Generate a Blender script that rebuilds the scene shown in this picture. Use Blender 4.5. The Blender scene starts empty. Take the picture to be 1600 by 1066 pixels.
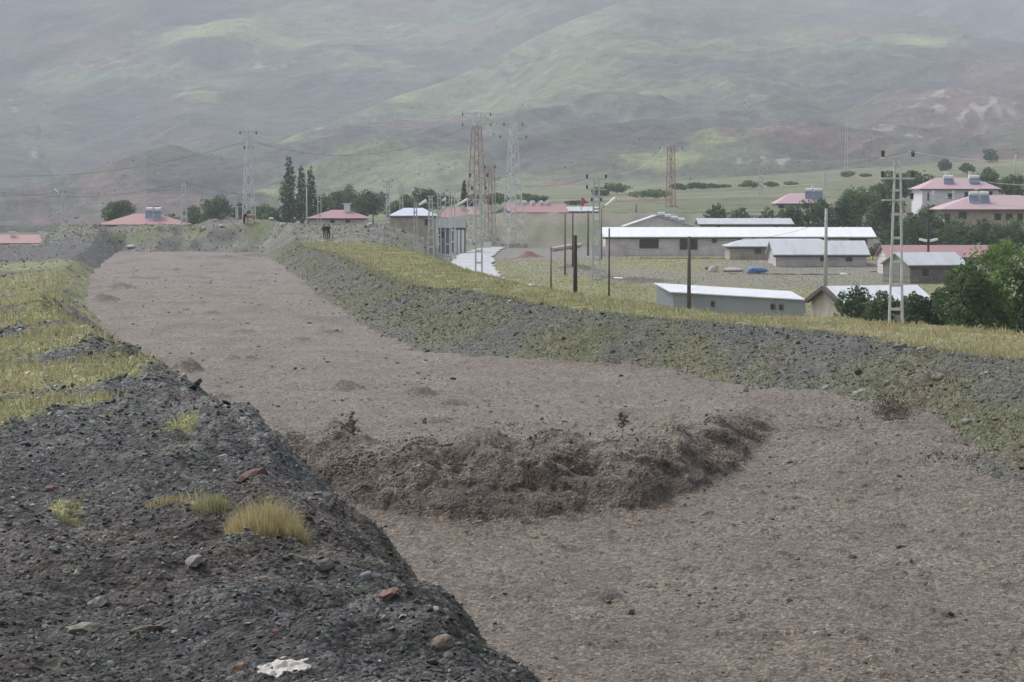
import bpy, math, random
import numpy as np
from mathutils import Vector, Matrix, Euler

# ------------------------------------------------------------------ camera, light, exposure
F = 3200.0            # focal length in photo pixels (photo is 1600 wide)
HOR = 320.0           # photo row of the horizon
TH = math.atan((533.0 - HOR) / F)
sc = bpy.context.scene
COL = sc.collection
cam_d = bpy.data.cameras.new("camera")
cam_d.sensor_width = 36.0
cam_d.lens = 36.0 * F / 1600.0
cam_d.clip_start = 0.3
cam_d.clip_end = 20000
cam = bpy.data.objects.new("camera", cam_d)
COL.objects.link(cam)
cam.location = (0, 0, 0)
cam.rotation_euler = (math.pi / 2 - TH, 0, 0)
sc.camera = cam

SUN_EL, SUN_AZ = math.radians(52), math.radians(-50)   # azimuth measured from +Y towards +X
w = bpy.data.worlds.new("World"); sc.world = w; w.use_nodes = True
nt = w.node_tree; nt.nodes.clear()
sky = nt.nodes.new("ShaderNodeTexSky"); sky.sky_type = 'NISHITA'; sky.sun_disc = False
sky.sun_elevation = SUN_EL; sky.sun_rotation = SUN_AZ
sky.air_density = 1.0; sky.dust_density = 4.0; sky.ozone_density = 1.0
hs = nt.nodes.new("ShaderNodeHueSaturation"); hs.inputs['Saturation'].default_value = 0.22
bg = nt.nodes.new("ShaderNodeBackground"); bg.inputs['Strength'].default_value = 0.13
wo = nt.nodes.new("ShaderNodeOutputWorld")
nt.links.new(sky.outputs[0], hs.inputs['Color']); nt.links.new(hs.outputs[0], bg.inputs['Color'])
nt.links.new(bg.outputs[0], wo.inputs['Surface'])
sun_d = bpy.data.lights.new("sun", 'SUN'); sun_d.energy = 1.2; sun_d.angle = math.radians(18)
sun_d.color = (1.0, 0.97, 0.93)
sun = bpy.data.objects.new("sun", sun_d); COL.objects.link(sun)
dv = Vector((math.sin(SUN_AZ) * math.cos(SUN_EL), math.cos(SUN_AZ) * math.cos(SUN_EL), math.sin(SUN_EL)))
sun.rotation_euler = dv.to_track_quat('Z', 'Y').to_euler()
sc.view_settings.view_transform = 'Standard'; sc.view_settings.look = 'None'
sc.view_settings.gamma = 1.0; sc.view_settings.exposure = 0.66
sc.view_settings.use_curve_mapping = False
sc.cycles.volume_bounces = 1
sc.cycles.max_bounces = 6
HAZE_DENSITY = 0.00025
HAZE_COLOR = (0.73, 0.79, 0.89)

random.seed(7)
rng = np.random.default_rng(11)

# ------------------------------------------------------------------ projection helpers (photo pixels -> world)
ct, st_ = math.cos(TH), math.sin(TH)
def P(u, v, y):
    a = (u - 800.0) / F; b = (533.0 - v) / F
    dy = ct + b * st_; dz = -st_ + b * ct
    return (a / dy * y, y, dz / dy * y)
def ZV(v, y): return P(800, v, y)[2]
def XU(u, v, y): return P(u, v, y)[0]
def YZ(v, z):     # depth at which row v meets height z
    b = (533.0 - v) / F
    return z * (ct + b * st_) / (-st_ + b * ct)
def ufx(x, y): return 800.0 + F * x / y          # close enough for tables

# ------------------------------------------------------------------ numpy noise
def _h(ix, iy, seed):
    n = (ix.astype(np.int64) * 374761393 + iy.astype(np.int64) * 668265263 + seed * 1442695041) & 0xffffffff
    n = ((n ^ (n >> 13)) * 1274126177) & 0xffffffff
    return (n ^ (n >> 16)) & 0xffff
def pn(x, y, seed=0):
    x = np.asarray(x, dtype=np.float64); y = np.asarray(y, dtype=np.float64)
    ix = np.floor(x); iy = np.floor(y); fx = x - ix; fy = y - iy
    ix = ix.astype(np.int64); iy = iy.astype(np.int64)
    ux = fx * fx * fx * (fx * (fx * 6 - 15) + 10); uy = fy * fy * fy * (fy * (fy * 6 - 15) + 10)
    def g(dx, dy):
        a = _h(ix + dx, iy + dy, seed) * (2 * math.pi / 65536.0)
        return np.cos(a) * (fx - dx) + np.sin(a) * (fy - dy)
    a = g(0, 0) * (1 - ux) + g(1, 0) * ux
    b = g(0, 1) * (1 - ux) + g(1, 1) * ux
    return (a * (1 - uy) + b * uy) * 1.5
def fbm(x, y, o=4, seed=0, gain=0.5, lac=2.03):
    s = 0; a = 1.0; f = 1.0
    for k in range(o):
        s = s + a * pn(x * f, y * f, seed + k * 17); a *= gain; f *= lac
    return s
def ridged(x, y, o=4, seed=0):
    s = 0; a = 1.0; f = 1.0
    for k in range(o):
        s = s + a * (1 - 2 * np.abs(pn(x * f, y * f, seed + k * 13))); a *= 0.5; f *= 2.1
    return s
def ss(a, b, x):
    t = np.clip((x - a) / (b - a), 0, 1); return t * t * (3 - 2 * t)
def K(x, pts):
    p = np.array(pts, float); return np.interp(x, p[:, 0], p[:, 1])
def mixc(a, b, t):
    t = np.asarray(t)[..., None]; return a * (1 - t) + np.asarray(b) * t

# ------------------------------------------------------------------ object helpers
def props(o, label=None, cat=None, group=None, kind=None):
    if label: o['label'] = label
    if cat: o['category'] = cat
    if group: o['group'] = group
    if kind: o['kind'] = kind
    return o
def link(name, me, mat=None, parent=None):
    o = bpy.data.objects.new(name, me); COL.objects.link(o)
    if mat is not None:
        me.materials.clear(); me.materials.append(mat)
    if parent is not None: o.parent = parent
    return o
def thing(name, label, cat, loc=(0, 0, 0), rz=0.0, group=None):
    o = bpy.data.objects.new(name, None); COL.objects.link(o)
    o.location = loc; o.rotation_euler = (0, 0, rz); o.empty_display_size = 0.2
    return props(o, label, cat, group)
def np_mesh(name, V, Fc, col=None, smooth=True, attrs=None):
    """V (n,3), Fc (m,k) constant face size."""
    V = np.asarray(V, np.float32); Fc = np.asarray(Fc, np.int32)
    me = bpy.data.meshes.new(name)
    k = Fc.shape[1]; m = Fc.shape[0]
    me.vertices.add(len(V)); me.vertices.foreach_set("co", V.ravel())
    me.loops.add(m * k); me.loops.foreach_set("vertex_index", Fc.ravel())
    me.polygons.add(m)
    me.polygons.foreach_set("loop_start", np.arange(0, m * k, k, dtype=np.int32))
    me.polygons.foreach_set("loop_total", np.full(m, k, np.int32))
    me.polygons.foreach_set("use_smooth", np.full(m, smooth, bool))
    me.update(calc_edges=True)
    if col is not None:
        a = me.color_attributes.new("Col", 'FLOAT_COLOR', 'POINT')
        c = np.ones((len(V), 4), np.float32); c[:, :3] = col
        a.data.foreach_set("color", c.ravel())
    for nme, arr in (attrs or {}).items():
        a = me.attributes.new(nme, 'FLOAT', 'POINT'); a.data.foreach_set("value", np.asarray(arr, np.float32).ravel())
    me.validate(verbose=False)
    return me
def grid_faces(nr, nc, mask=None):
    i = np.arange(nr * nc).reshape(nr, nc)
    f = np.stack([i[:-1, :-1], i[:-1, 1:], i[1:, 1:], i[1:, :-1]], -1)
    if mask is not None: f = f[mask]
    return f.reshape(-1, 4)
def compact(V, Fc, *arrs):
    used = np.zeros(len(V), bool); used[Fc.ravel()] = True
    re = np.cumsum(used) - 1
    return (V[used], re[Fc]) + tuple(a[used] for a in arrs)

class MB:
    def __init__(s): s.v = []; s.f = []
    def quadbox(s, p8):
        b = len(s.v); s.v += [tuple(p) for p in p8]
        for q in ((0, 3, 2, 1), (4, 5, 6, 7), (0, 1, 5, 4), (1, 2, 6, 5), (2, 3, 7, 6), (3, 0, 4, 7)):
            s.f.append(tuple(b + i for i in q))
        return s
    def box(s, x0, x1, y0, y1, z0, z1):
        return s.quadbox([(x0, y0, z0), (x1, y0, z0), (x1, y1, z0), (x0, y1, z0), (x0, y0, z1), (x1, y0, z1), (x1, y1, z1), (x0, y1, z1)])
    def bar(s, a, b, w0, w1=None, n=4):
        w1 = w0 if w1 is None else w1
        a = Vector(a); b = Vector(b); d = (b - a)
        if d.length < 1e-6: return s
        q = d.to_track_quat('Z', 'Y'); base = len(s.v)
        for p, r in ((a, w0), (b, w1)):
            for k in range(n):
                an = 2 * math.pi * (k + .5) / n
                s.v.append(tuple(p + q @ Vector((math.cos(an) * r * .7071, math.sin(an) * r * .7071, 0))))
        for k in range(n):
            s.f.append((base + k, base + (k + 1) % n, base + n + (k + 1) % n, base + n + k))
        s.f.append(tuple(base + k for k in reversed(range(n)))); s.f.append(tuple(base + n + k for k in range(n)))
        return s
    def poly(s, pts):
        b = len(s.v); s.v += [tuple(p) for p in pts]; s.f.append(tuple(range(b, b + len(pts)))); return s
    def slab(s, pts, t):
        """pts: planar polygon, thickened along its normal by t (downwards)."""
        P_ = [Vector(p) for p in pts]
        n = (P_[1] - P_[0]).cross(P_[2] - P_[0]).normalized()
        if n.z < 0: P_.reverse(); n = -n
        b = len(s.v); m = len(P_)
        s.v += [tuple(p) for p in P_] + [tuple(p - n * t) for p in P_]
        s.f.append(tuple(range(b, b + m))); s.f.append(tuple(b + m + k for k in reversed(range(m))))
        for k in range(m):
            k2 = (k + 1) % m; s.f.append((b + k, b + m + k, b + m + k2, b + k2))
        return s
    def build(s, name, mat, parent=None, smooth=False):
        me = bpy.data.meshes.new(name); me.from_pydata(s.v, [], s.f); me.update()
        if smooth:
            me.polygons.foreach_set("use_smooth", [True] * len(me.polygons))
        return link(name, me, mat, parent)

# ------------------------------------------------------------------ materials
def new_mat(name):
    m = bpy.data.materials.new(name); m.use_nodes = True
    n = m.node_tree; b = n.nodes['Principled BSDF']; return m, n, b
def N(n, t, **kw):
    x = n.nodes.new(t)
    for k, v in kw.items():
        if k in x.inputs: x.inputs[k].default_value = v
        else: setattr(x, k, v)
    return x
def col_mat(name, scale, lo, hi, rough=0.8, bump=0.0, bscale=None, bdist=0.02, spec=0.3, detail=6, second=None, vor=()):
    """'Col' attribute multiplied by noise; object-space bump."""
    m, n, b = new_mat(name)
    at = N(n, 'ShaderNodeAttribute', attribute_name='Col')
    tc = N(n, 'ShaderNodeTexCoord')
    no = N(n, 'ShaderNodeTexNoise', Scale=scale, Detail=detail, Roughness=0.65)
    n.links.new(tc.outputs['Object'], no.inputs['Vector'])
    mr = N(n, 'ShaderNodeMapRange'); mr.inputs[1].default_value = 0.3; mr.inputs[2].default_value = 0.7
    mr.inputs[3].default_value = lo; mr.inputs[4].default_value = hi
    n.links.new(no.outputs[0], mr.inputs[0])
    vm = N(n, 'ShaderNodeVectorMath', operation='SCALE')
    n.links.new(at.outputs['Color'], vm.inputs[0]); n.links.new(mr.outputs[0], vm.inputs['Scale'])
    last = vm
    if second:
        no2 = N(n, 'ShaderNodeTexNoise', Scale=second[0], Detail=3, Roughness=0.6)
        n.links.new(tc.outputs['Object'], no2.inputs['Vector'])
        mr2 = N(n, 'ShaderNodeMapRange'); mr2.inputs[1].default_value = 0.3; mr2.inputs[2].default_value = 0.7
        mr2.inputs[3].default_value = second[1]; mr2.inputs[4].default_value = second[2]
        n.links.new(no2.outputs[0], mr2.inputs[0])
        vm2 = N(n, 'ShaderNodeVectorMath', operation='SCALE')
        n.links.new(vm.outputs[0], vm2.inputs[0]); n.links.new(mr2.outputs[0], vm2.inputs['Scale']); last = vm2
    hsum = None
    for vs, vlo, vhi, vd in vor:      # grains: every cell its own tone and a rounded top
        wn = N(n, 'ShaderNodeTexNoise', Scale=vs * .7, Detail=2); n.links.new(tc.outputs['Object'], wn.inputs['Vector'])
        wa = N(n, 'ShaderNodeVectorMath', operation='MULTIPLY_ADD'); wa.inputs[1].default_value = (.9 / vs,) * 3
        n.links.new(wn.outputs['Color'], wa.inputs[0]); n.links.new(tc.outputs['Object'], wa.inputs[2])
        vo = N(n, 'ShaderNodeTexVoronoi', Scale=vs); n.links.new(wa.outputs[0], vo.inputs['Vector'])
        sp = N(n, 'ShaderNodeSeparateColor'); n.links.new(vo.outputs['Color'], sp.inputs[0])
        m3 = N(n, 'ShaderNodeMapRange'); m3.inputs[3].default_value = vlo; m3.inputs[4].default_value = vhi; n.links.new(sp.outputs[0], m3.inputs[0])
        v3 = N(n, 'ShaderNodeVectorMath', operation='SCALE'); n.links.new(last.outputs[0], v3.inputs[0]); n.links.new(m3.outputs[0], v3.inputs['Scale']); last = v3
        m4 = N(n, 'ShaderNodeMath', operation='MULTIPLY'); m4.inputs[1].default_value = -vd; n.links.new(vo.outputs['Distance'], m4.inputs[0])
        if hsum is None: hsum = m4
        else:
            ad = N(n, 'ShaderNodeMath', operation='ADD'); n.links.new(hsum.outputs[0], ad.inputs[0]); n.links.new(m4.outputs[0], ad.inputs[1]); hsum = ad
    n.links.new(last.outputs[0], b.inputs['Base Color'])
    b.inputs['Roughness'].default_value = rough; b.inputs['Specular IOR Level'].default_value = spec
    if bump:
        nb = N(n, 'ShaderNodeTexNoise', Scale=bscale or scale, Detail=6, Roughness=0.7)
        n.links.new(tc.outputs['Object'], nb.inputs['Vector'])
        src = nb
        if hsum is not None:
            src = N(n, 'ShaderNodeMath', operation='ADD'); n.links.new(nb.outputs[0], src.inputs[0]); n.links.new(hsum.outputs[0], src.inputs[1])
        bp = N(n, 'ShaderNodeBump', Strength=bump, Distance=bdist)
        n.links.new(src.outputs[0], bp.inputs['Height']); n.links.new(bp.outputs[0], b.inputs['Normal'])
    return m
def leafy(m, f=.45):
    n = m.node_tree; b = n.nodes['Principled BSDF']; out = n.nodes['Material Output']
    t = n.nodes.new('ShaderNodeBsdfTranslucent'); mx = n.nodes.new('ShaderNodeMixShader'); mx.inputs[0].default_value = f
    src = b.inputs['Base Color'].links[0].from_socket
    n.links.new(src, t.inputs['Color']); n.links.new(b.outputs[0], mx.inputs[1]); n.links.new(t.outputs[0], mx.inputs[2])
    n.links.new(mx.outputs[0], out.inputs['Surface']); return m
def flat_mat(name, c, rough=0.7, metal=0.0, var=0.25, scale=3.0, spec=0.4, bump=0.0, bdist=0.02, stretch=(1, 1, 1), emit=None):
    m, n, b = new_mat(name)
    tc = N(n, 'ShaderNodeTexCoord'); mp = N(n, 'ShaderNodeMapping'); mp.inputs['Scale'].default_value = stretch
    no = N(n, 'ShaderNodeTexNoise', Scale=scale, Detail=6, Roughness=0.65)
    n.links.new(tc.outputs['Object'], mp.inputs[0]); n.links.new(mp.outputs[0], no.inputs['Vector'])
    rp = N(n, 'ShaderNodeMapRange'); rp.inputs[1].default_value = 0.3; rp.inputs[2].default_value = 0.7
    rp.inputs[3].default_value = 1 - var; rp.inputs[4].default_value = 1 + var * .6
    n.links.new(no.outputs[0], rp.inputs[0])
    vm = N(n, 'ShaderNodeVectorMath', operation='SCALE'); vm.inputs[0].default_value = c
    n.links.new(rp.outputs[0], vm.inputs['Scale']); n.links.new(vm.outputs[0], b.inputs['Base Color'])
    b.inputs['Roughness'].default_value = rough; b.inputs['Metallic'].default_value = metal
    b.inputs['Specular IOR Level'].default_value = spec
    if bump:
        bp = N(n, 'ShaderNodeBump', Strength=bump, Distance=bdist)
        n.links.new(no.outputs[0], bp.inputs['Height']); n.links.new(bp.outputs[0], b.inputs['Normal'])
    return m
def sheet_mat(name, c, rough=0.45, pitch=0.25, dirt=(0.25, 0.2, 0.17), amt=0.35, spec=0.4):
    """corrugated sheet: ribs run up the slope, rusty or dirty streaks."""
    m, n, b = new_mat(name)
    tc = N(n, 'ShaderNodeTexCoord')
    wv = N(n, 'ShaderNodeTexWave', Scale=1.0 / pitch / 6.283 * 6.283 * .5, Distortion=0.0); wv.bands_direction = 'X'
    n.links.new(tc.outputs['Object'], wv.inputs['Vector'])
    mp = N(n, 'ShaderNodeMapping'); mp.inputs['Scale'].default_value = (1.2, .25, .25)
    no = N(n, 'ShaderNodeTexNoise', Scale=1.0, Detail=7, Roughness=0.7)
    n.links.new(tc.outputs['Object'], mp.inputs[0]); n.links.new(mp.outputs[0], no.inputs['Vector'])
    rp = N(n, 'ShaderNodeMapRange'); rp.inputs[1].default_value = 0.45; rp.inputs[2].default_value = 0.75
    rp.inputs[3].default_value = 0.0; rp.inputs[4].default_value = amt
    n.links.new(no.outputs[0], rp.inputs[0])
    mx = N(n, 'ShaderNodeMix', data_type='RGBA'); mx.inputs[6].default_value = (*c, 1); mx.inputs[7].default_value = (*dirt, 1)
    n.links.new(rp.outputs[0], mx.inputs[0]); n.links.new(mx.outputs[2], b.inputs['Base Color'])
    bp = N(n, 'ShaderNodeBump', Strength=0.5, Distance=0.03)
    n.links.new(wv.outputs[0], bp.inputs['Height']); n.links.new(bp.outputs[0], b.inputs['Normal'])
    b.inputs['Roughness'].default_value = rough; b.inputs['Specular IOR Level'].default_value = spec
    return m
def block_mat(name, c1, c2, mortar, rough=0.9, bw=0.4, bh=0.2):
    m, n, b = new_mat(name)
    tc = N(n, 'ShaderNodeTexCoord'); mp = N(n, 'ShaderNodeMapping'); mp.inputs['Rotation'].default_value = (math.pi / 2, 0, 0)
    br = N(n, 'ShaderNodeTexBrick', Scale=1.0); br.inputs['Color1'].default_value = (*c1, 1); br.inputs['Color2'].default_value = (*c2, 1)
    br.inputs['Mortar'].default_value = (*mortar, 1); br.inputs['Brick Width'].default_value = bw; br.inputs['Row Height'].default_value = bh
    br.inputs['Mortar Size'].default_value = 0.012
    n.links.new(tc.outputs['Object'], mp.inputs[0]); n.links.new(mp.outputs[0], br.inputs['Vector'])
    no = N(n, 'ShaderNodeTexNoise', Scale=0.8, Detail=8, Roughness=0.7); n.links.new(tc.outputs['Object'], no.inputs['Vector'])
    rp = N(n, 'ShaderNodeMapRange'); rp.inputs[1].default_value = 0.3; rp.inputs[2].default_value = 0.7; rp.inputs[3].default_value = .72; rp.inputs[4].default_value = 1.18
    n.links.new(no.outputs[0], rp.inputs[0])
    vm = N(n, 'ShaderNodeVectorMath', operation='SCALE'); n.links.new(br.outputs[0], vm.inputs[0]); n.links.new(rp.outputs[0], vm.inputs['Scale'])
    n.links.new(vm.outputs[0], b.inputs['Base Color']); b.inputs['Roughness'].default_value = rough
    return m

M = {}
M['ground'] = col_mat('ground', 9.0, 0.55, 1.45, 0.85, 0.9, 14.0, 0.05, 0.25, second=(45.0, 0.7, 1.35), vor=((34.0, .45, 1.6, .5), (9.0, .65, 1.4, .6)))
M['stone'] = col_mat('stone', 14.0, 0.75, 1.25, 0.7, 0.5, 30.0, 0.01, 0.35)
M['mud'] = col_mat('mud', 5.0, 0.8, 1.18, 0.5, 1.0, 14.0, 0.09, 0.4, second=(18.0, 0.5, 1.5), vor=((15.0, .45, 1.45, .7), (40.0, .6, 1.35, .4)))
M['clod'] = col_mat('clod', 10.0, 0.7, 1.3, 0.6, 0.8, 16.0, 0.04, 0.3)
M['grass'] = col_mat('grass', 2.0, 0.8, 1.2, 0.8, spec=0.15)
M['leaf'] = col_mat('leaf', 1.0, 0.75, 1.25, 0.75, spec=0.2)
leafy(M['grass']); leafy(M['leaf'], .35)
M['hill'] = col_mat('hill', 0.02, 0.82, 1.18, 0.95, 1.0, 0.025, 6.0, 0.0, detail=9, second=(0.12, 0.8, 1.2))
M['bark'] = flat_mat('bark', (0.10, 0.08, 0.06), 0.9, var=.4, scale=8)
M['steel'] = flat_mat('steel', (0.52, 0.54, 0.56), 0.55, 0.0, .2, 2)
M['steel_pale'] = flat_mat('steel_pale', (0.62, 0.64, 0.65), 0.55, 0.0, .2, 2)
M['steel_red'] = flat_mat('steel_red', (0.40, 0.24, 0.23), 0.65, 0.0, .3, 2)
M['insul'] = flat_mat('insulator', (0.10, 0.09, 0.09), 0.4)
M['wood'] = flat_mat('pole_wood', (0.13, 0.10, 0.085), 0.9, 0, .35, 5, stretch=(4, 4, .5))
M['wood_dark'] = flat_mat('pole_dark', (0.035, 0.034, 0.036), 0.85, 0, .35, 5, stretch=(4, 4, .5))
M['wood_red'] = flat_mat('pole_redbrown', (0.22, 0.14, 0.11), 0.9, 0, .35, 5, stretch=(4, 4, .5))
M['lamp'] = flat_mat('lamp_white', (0.75, 0.76, 0.72), 0.35, var=.08)
M['concrete'] = flat_mat('concrete', (0.42, 0.41, 0.40), 0.9, 0, .3, 2, bump=.4)
M['concrete_pole'] = flat_mat('concrete_pole', (0.48, 0.48, 0.47), 0.9, 0, .2, 2)
M['white_roof'] = sheet_mat('white_roof', (0.76, 0.78, 0.82), 0.4, amt=.15)
M['grey_roof'] = sheet_mat('grey_roof', (0.46, 0.49, 0.54), 0.45, amt=.4)
M['bright_roof'] = sheet_mat('bright_roof', (0.62, 0.65, 0.71), 0.4, amt=.25)
M['red_roof'] = sheet_mat('red_roof', (0.32, 0.175, 0.19), 0.6, dirt=(.36, .23, .23), amt=.3)
M['pink_roof'] = sheet_mat('pink_roof', (0.44, 0.31, 0.35), 0.55, dirt=(.5, .36, .38), amt=.4)
M['blue_roof'] = sheet_mat('blue_roof', (0.50, 0.55, 0.68), 0.5, amt=.3)
M['dark_roof'] = sheet_mat('dark_roof', (0.10, 0.12, 0.12), 0.6, amt=.2)
M['plaster_grey'] = block_mat('plaster_grey', (0.54, 0.50, 0.50), (0.50, 0.46, 0.46), (.45, .42, .42))
M['plaster_tan'] = flat_mat('plaster_tan', (0.40, 0.355, 0.31), 0.9, 0, .3, 1.2)
M['plaster_white'] = flat_mat('plaster_white', (0.68, 0.67, 0.70), 0.85, 0, .12, 1.2)
M['plaster_pink'] = block_mat('plaster_pink', (0.66, 0.61, 0.62), (0.60, 0.55, 0.56), (.52, .48, .48))
M['stone_wall'] = block_mat('stone_wall', (0.24, 0.23, 0.21), (0.16, 0.155, 0.145), (.11, .10, .09), bw=.55, bh=.3)
M['metal_wall'] = sheet_mat('metal_wall', (0.27, 0.30, 0.33), 0.55, amt=.3)
M['blue_wall'] = sheet_mat('blue_wall', (0.12, 0.15, 0.20), 0.55, amt=.3)
M['pane'] = flat_mat('window_pane', (0.035, 0.038, 0.045), 0.15, var=.3, spec=.6)
M['frame'] = flat_mat('window_frame', (0.25, 0.22, 0.21), 0.7)
M['frame_white'] = flat_mat('window_frame_white', (0.7, 0.7, 0.7), 0.6)
M['fascia'] = flat_mat('fascia_dark', (0.09, 0.075, 0.075), 0.8)
M['solar'] = flat_mat('solar_glass', (0.16, 0.22, 0.32), 0.12, var=.2, spec=.8)
M['tank'] = flat_mat('tank', (0.72, 0.74, 0.76), 0.35, var=.1)
M['brick'] = block_mat('brick', (0.35, 0.15, 0.1), (0.3, 0.13, 0.1), (.35, .3, .28), bw=.22, bh=.08)
M['tarp_blue'] = flat_mat('blue_tarp', (0.10, 0.20, 0.42), 0.45, var=.35, scale=4, bump=.5)
M['cloth_white'] = flat_mat('cloth_white', (0.52, 0.50, 0.47), 0.8, 0, .25, 30, bump=.6)
M['sheet_white'] = flat_mat('sheet_white', (0.78, 0.78, 0.80), 0.6, var=.15)
M['flag'] = flat_mat('flag_red', (0.55, 0.03, 0.04), 0.7, var=.15)
M['yellow'] = flat_mat('yellow_trim', (0.5, 0.38, 0.12), 0.7)

# ------------------------------------------------------------------ terrain tables (all heights relative to the camera)
MUDZ = -6.0
PL = -7.3
XL = [(5, 4.4), (10, 2.9), (25, -1.2), (42, -5.5), (52, -7.7), (71, -12.4), (90, -17.8), (107, -21.7), (120, -25), (150, -31), (174, -35.8), (213, -42.4), (260, -50), (400, -70)]
XR = [(5, 20), (25, 15), (33, 12.7), (42, 10.4), (50, 9.0), (58, 7.6), (66, 6.6), (72, 5.4), (76, 2.6), (78.5, -.6), (83, -3.9), (96, -6.2), (107, -8.2), (137, -13), (160, -16.3), (202, -22.8), (240, -28.5), (260, -31.5), (400, -50)]
XC = [(5, 26), (25, 21), (40, 17.6), (57, 14.25), (59.7, 13.05), (64.3, 12.05), (70.4, 11), (73, 9.3), (77.4, 7.25), (79.5, 5.0), (84.8, 2.65), (95, 0), (106.7, -3.3), (110, -5.0), (122.4, -7.65), (146.7, -10.7), (190, -16.8), (216, -22.2), (260, -28), (400, -46)]
XCL = [(5, .85), (8, -.06), (8.8, -.22), (9.45, -.38), (9.85, -.70), (10.5, -.88), (12, -1.22), (13.4, -1.58), (15.4, -2.12), (18.4, -2.85), (21, -3.45), (23, -4.1), (27, -5.15), (28.4, -5.8), (41, -9.4), (51, -12.0), (71, -15.6), (90, -20.3), (120, -27.2), (174, -38), (213, -44.6), (260, -52.5), (400, -73)]
ZCL = [(5, -1.9), (13, -1.9), (28, -2.0), (41, -2.25), (51, -2.6), (71, -3.7), (90, -4.3), (120, -4.75), (174, -4.9), (213, -4.7), (260, -4.5), (400, -4.5)]
XSH = [(5, 40), (40, 30), (55, 22), (70, 17.5), (76.5, 14.3), (81.4, 11.4), (83.3, 8.2), (90.3, 5.8), (98.5, 3.2), (116, -.7), (148, -5.1), (188, -9.4), (243, -18.2), (300, -27)]
V1 = [(-600, 378), (0, 384), (60, 384), (80, 369), (95, 356), (150, 354), (300, 353), (330, 344), (400, 342), (440, 348), (520, 353), (560, 352), (600, 352), (640, 364), (680, 384), (700, 396), (730, 404), (3000, 404)]
Z900 = [(-800, -17), (0, -16), (300, -12), (480, -4), (560, 3), (800, 6), (1000, 8.5), (1300, 14), (1600, 19), (2400, 25)]

def big_height(x, y):
    """macro terrain without small relief"""
    u = 800 + F * x / np.maximum(y, 3)
    xl, xr, xc, xcl, zcl, xsh = (K(y, t) for t in (XL, XR, XC, XCL, ZCL, XSH))
    xcl = xcl + (.22 * pn(y / 1.5, y * 0 + 7.7, 11) + .10 * pn(y / .5, y * 0 + 4.7, 18)) * (y < 30) + .45 * pn(y / 6, y * 0 + 2.2, 12) * (y > 20)
    # --- left plateau
    d = xcl - x
    nearm = 1 - ss(13.5, 15.5, y + .35 * x + .5 * pn(x / 1.4, y / 2, 13))
    left = zcl - 0.015 * np.clip(d, 0, 60) + (0.12 * pn(x / 5, y / 7, 5) + 0.05 * pn(x / 1.7, y / 2.1, 6)) * (1 - .72 * ss(15, 20, y))
    left = left + nearm * (.10 * pn(x / 1.1, y / 1.3, 14) + .05 * pn(x / .4, y / .45, 15) - .06) + .07 * np.exp(-((d - .5) / .7) ** 2) * (.6 + pn(y / 2.3, y * 0, 16))
    # spoil heap on the left rim of the channel
    # --- behind: plain and ridges
    plain = PL + 0.12 * pn(x / 14, y / 18, 8) - .75 * ss(7, 13, x) * (1 - ss(264, 271, y))
    zz1 = -(K(u, V1) - HOR) * 268.0 / F
    wz = ss(232, 268, y) * (1 - ss(272, 305, y))
    rough1 = 0.35 * pn(x / 4.5, y / 9, 21) + 0.22 * pn(x / 1.6, y / 5, 22)
    # ramp (earth bank) behind the road and barns
    ur = ss(670, 720, u)
    ramp = ss(346, 376, y + 4 * pn(x / 12, y / 30, 31)) * ur
    zr = -1.6
    z4 = np.where(u > 690, zr, -5.2) ; z4 = -5.2 + (zr + 5.2) * ss(640, 720, u)
    back = PL + (zr - PL) * ramp + (z4 - PL) * (1 - ur) * ss(300, 420, y)
    z9 = K(u, Z900)
    far = ss(390, 900, y) ** 1.0
    tfar = np.clip((y - 390) / 510.0, 0, 3)
    back = np.where(y > 390, z4 + (z9 - z4) * np.minimum(tfar, 1.15), back)
    # valley side: right levee
    lev = -4.4 + 0.10 * pn(x / 3, y / 5, 41)
    fall = ss(0, 8, x - xsh)
    right = lev * (1 - fall) + plain * fall
    right = np.where(y > 232, right * (1 - ss(232, 262, y)) + np.maximum(plain, zz1) * ss(232, 262, y), right)
    z = np.where(x < (xl + xr) / 2, left, right)
    # blend into ridge 1
    hasl = (x < (xl + xr) / 2)
    leftb = left * (1 - ss(225, 258, y)) + zz1 * ss(225, 258, y)
    z = np.where(hasl, leftb, z)
    # carve channel
    bed = MUDZ - 0.8
    tl = (x - xcl) / np.maximum(xl - xcl, .5)
    tr = (xc - x) / np.maximum(xc - xr, .5)
    def prof(t):
        t = np.clip(t, 0, 1.35); return np.where(t < .24, t * t / .48, t - .12) * 1.1
    zl_ = leftb + (MUDZ - leftb) * prof(tl)
    zr_ = right + (MUDZ - right) * prof(tr)
    inch = ((x > xcl) & (x < xc)).astype(float)
    ch = np.maximum(np.maximum(np.where(tl < 1.35, zl_, bed), np.where(tr < 1.35, zr_, bed)), bed)
    ch = np.where((x <= xcl) | (x >= xc), 99, ch)
    end = ss(255, 272, y + 4 * pn(x / 7, y / 9, 17))
    z = np.where(inch > 0, ch * (1 - end) + z * end, z)
    # after the ridge: drop to back terrain
    after = ss(272, 305, y)
    z = z * (1 - after) + back * after
    z = z + rough1 * np.clip(zz1 - PL - .4, 0, 1) * wz * (1 - ss(40, 60, np.abs(y - 262)))
    return z, dict(u=u, xl=xl, xr=xr, xc=xc, xcl=xcl, xsh=xsh, zz1=zz1, ramp=ramp, zcl=zcl)

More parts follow.
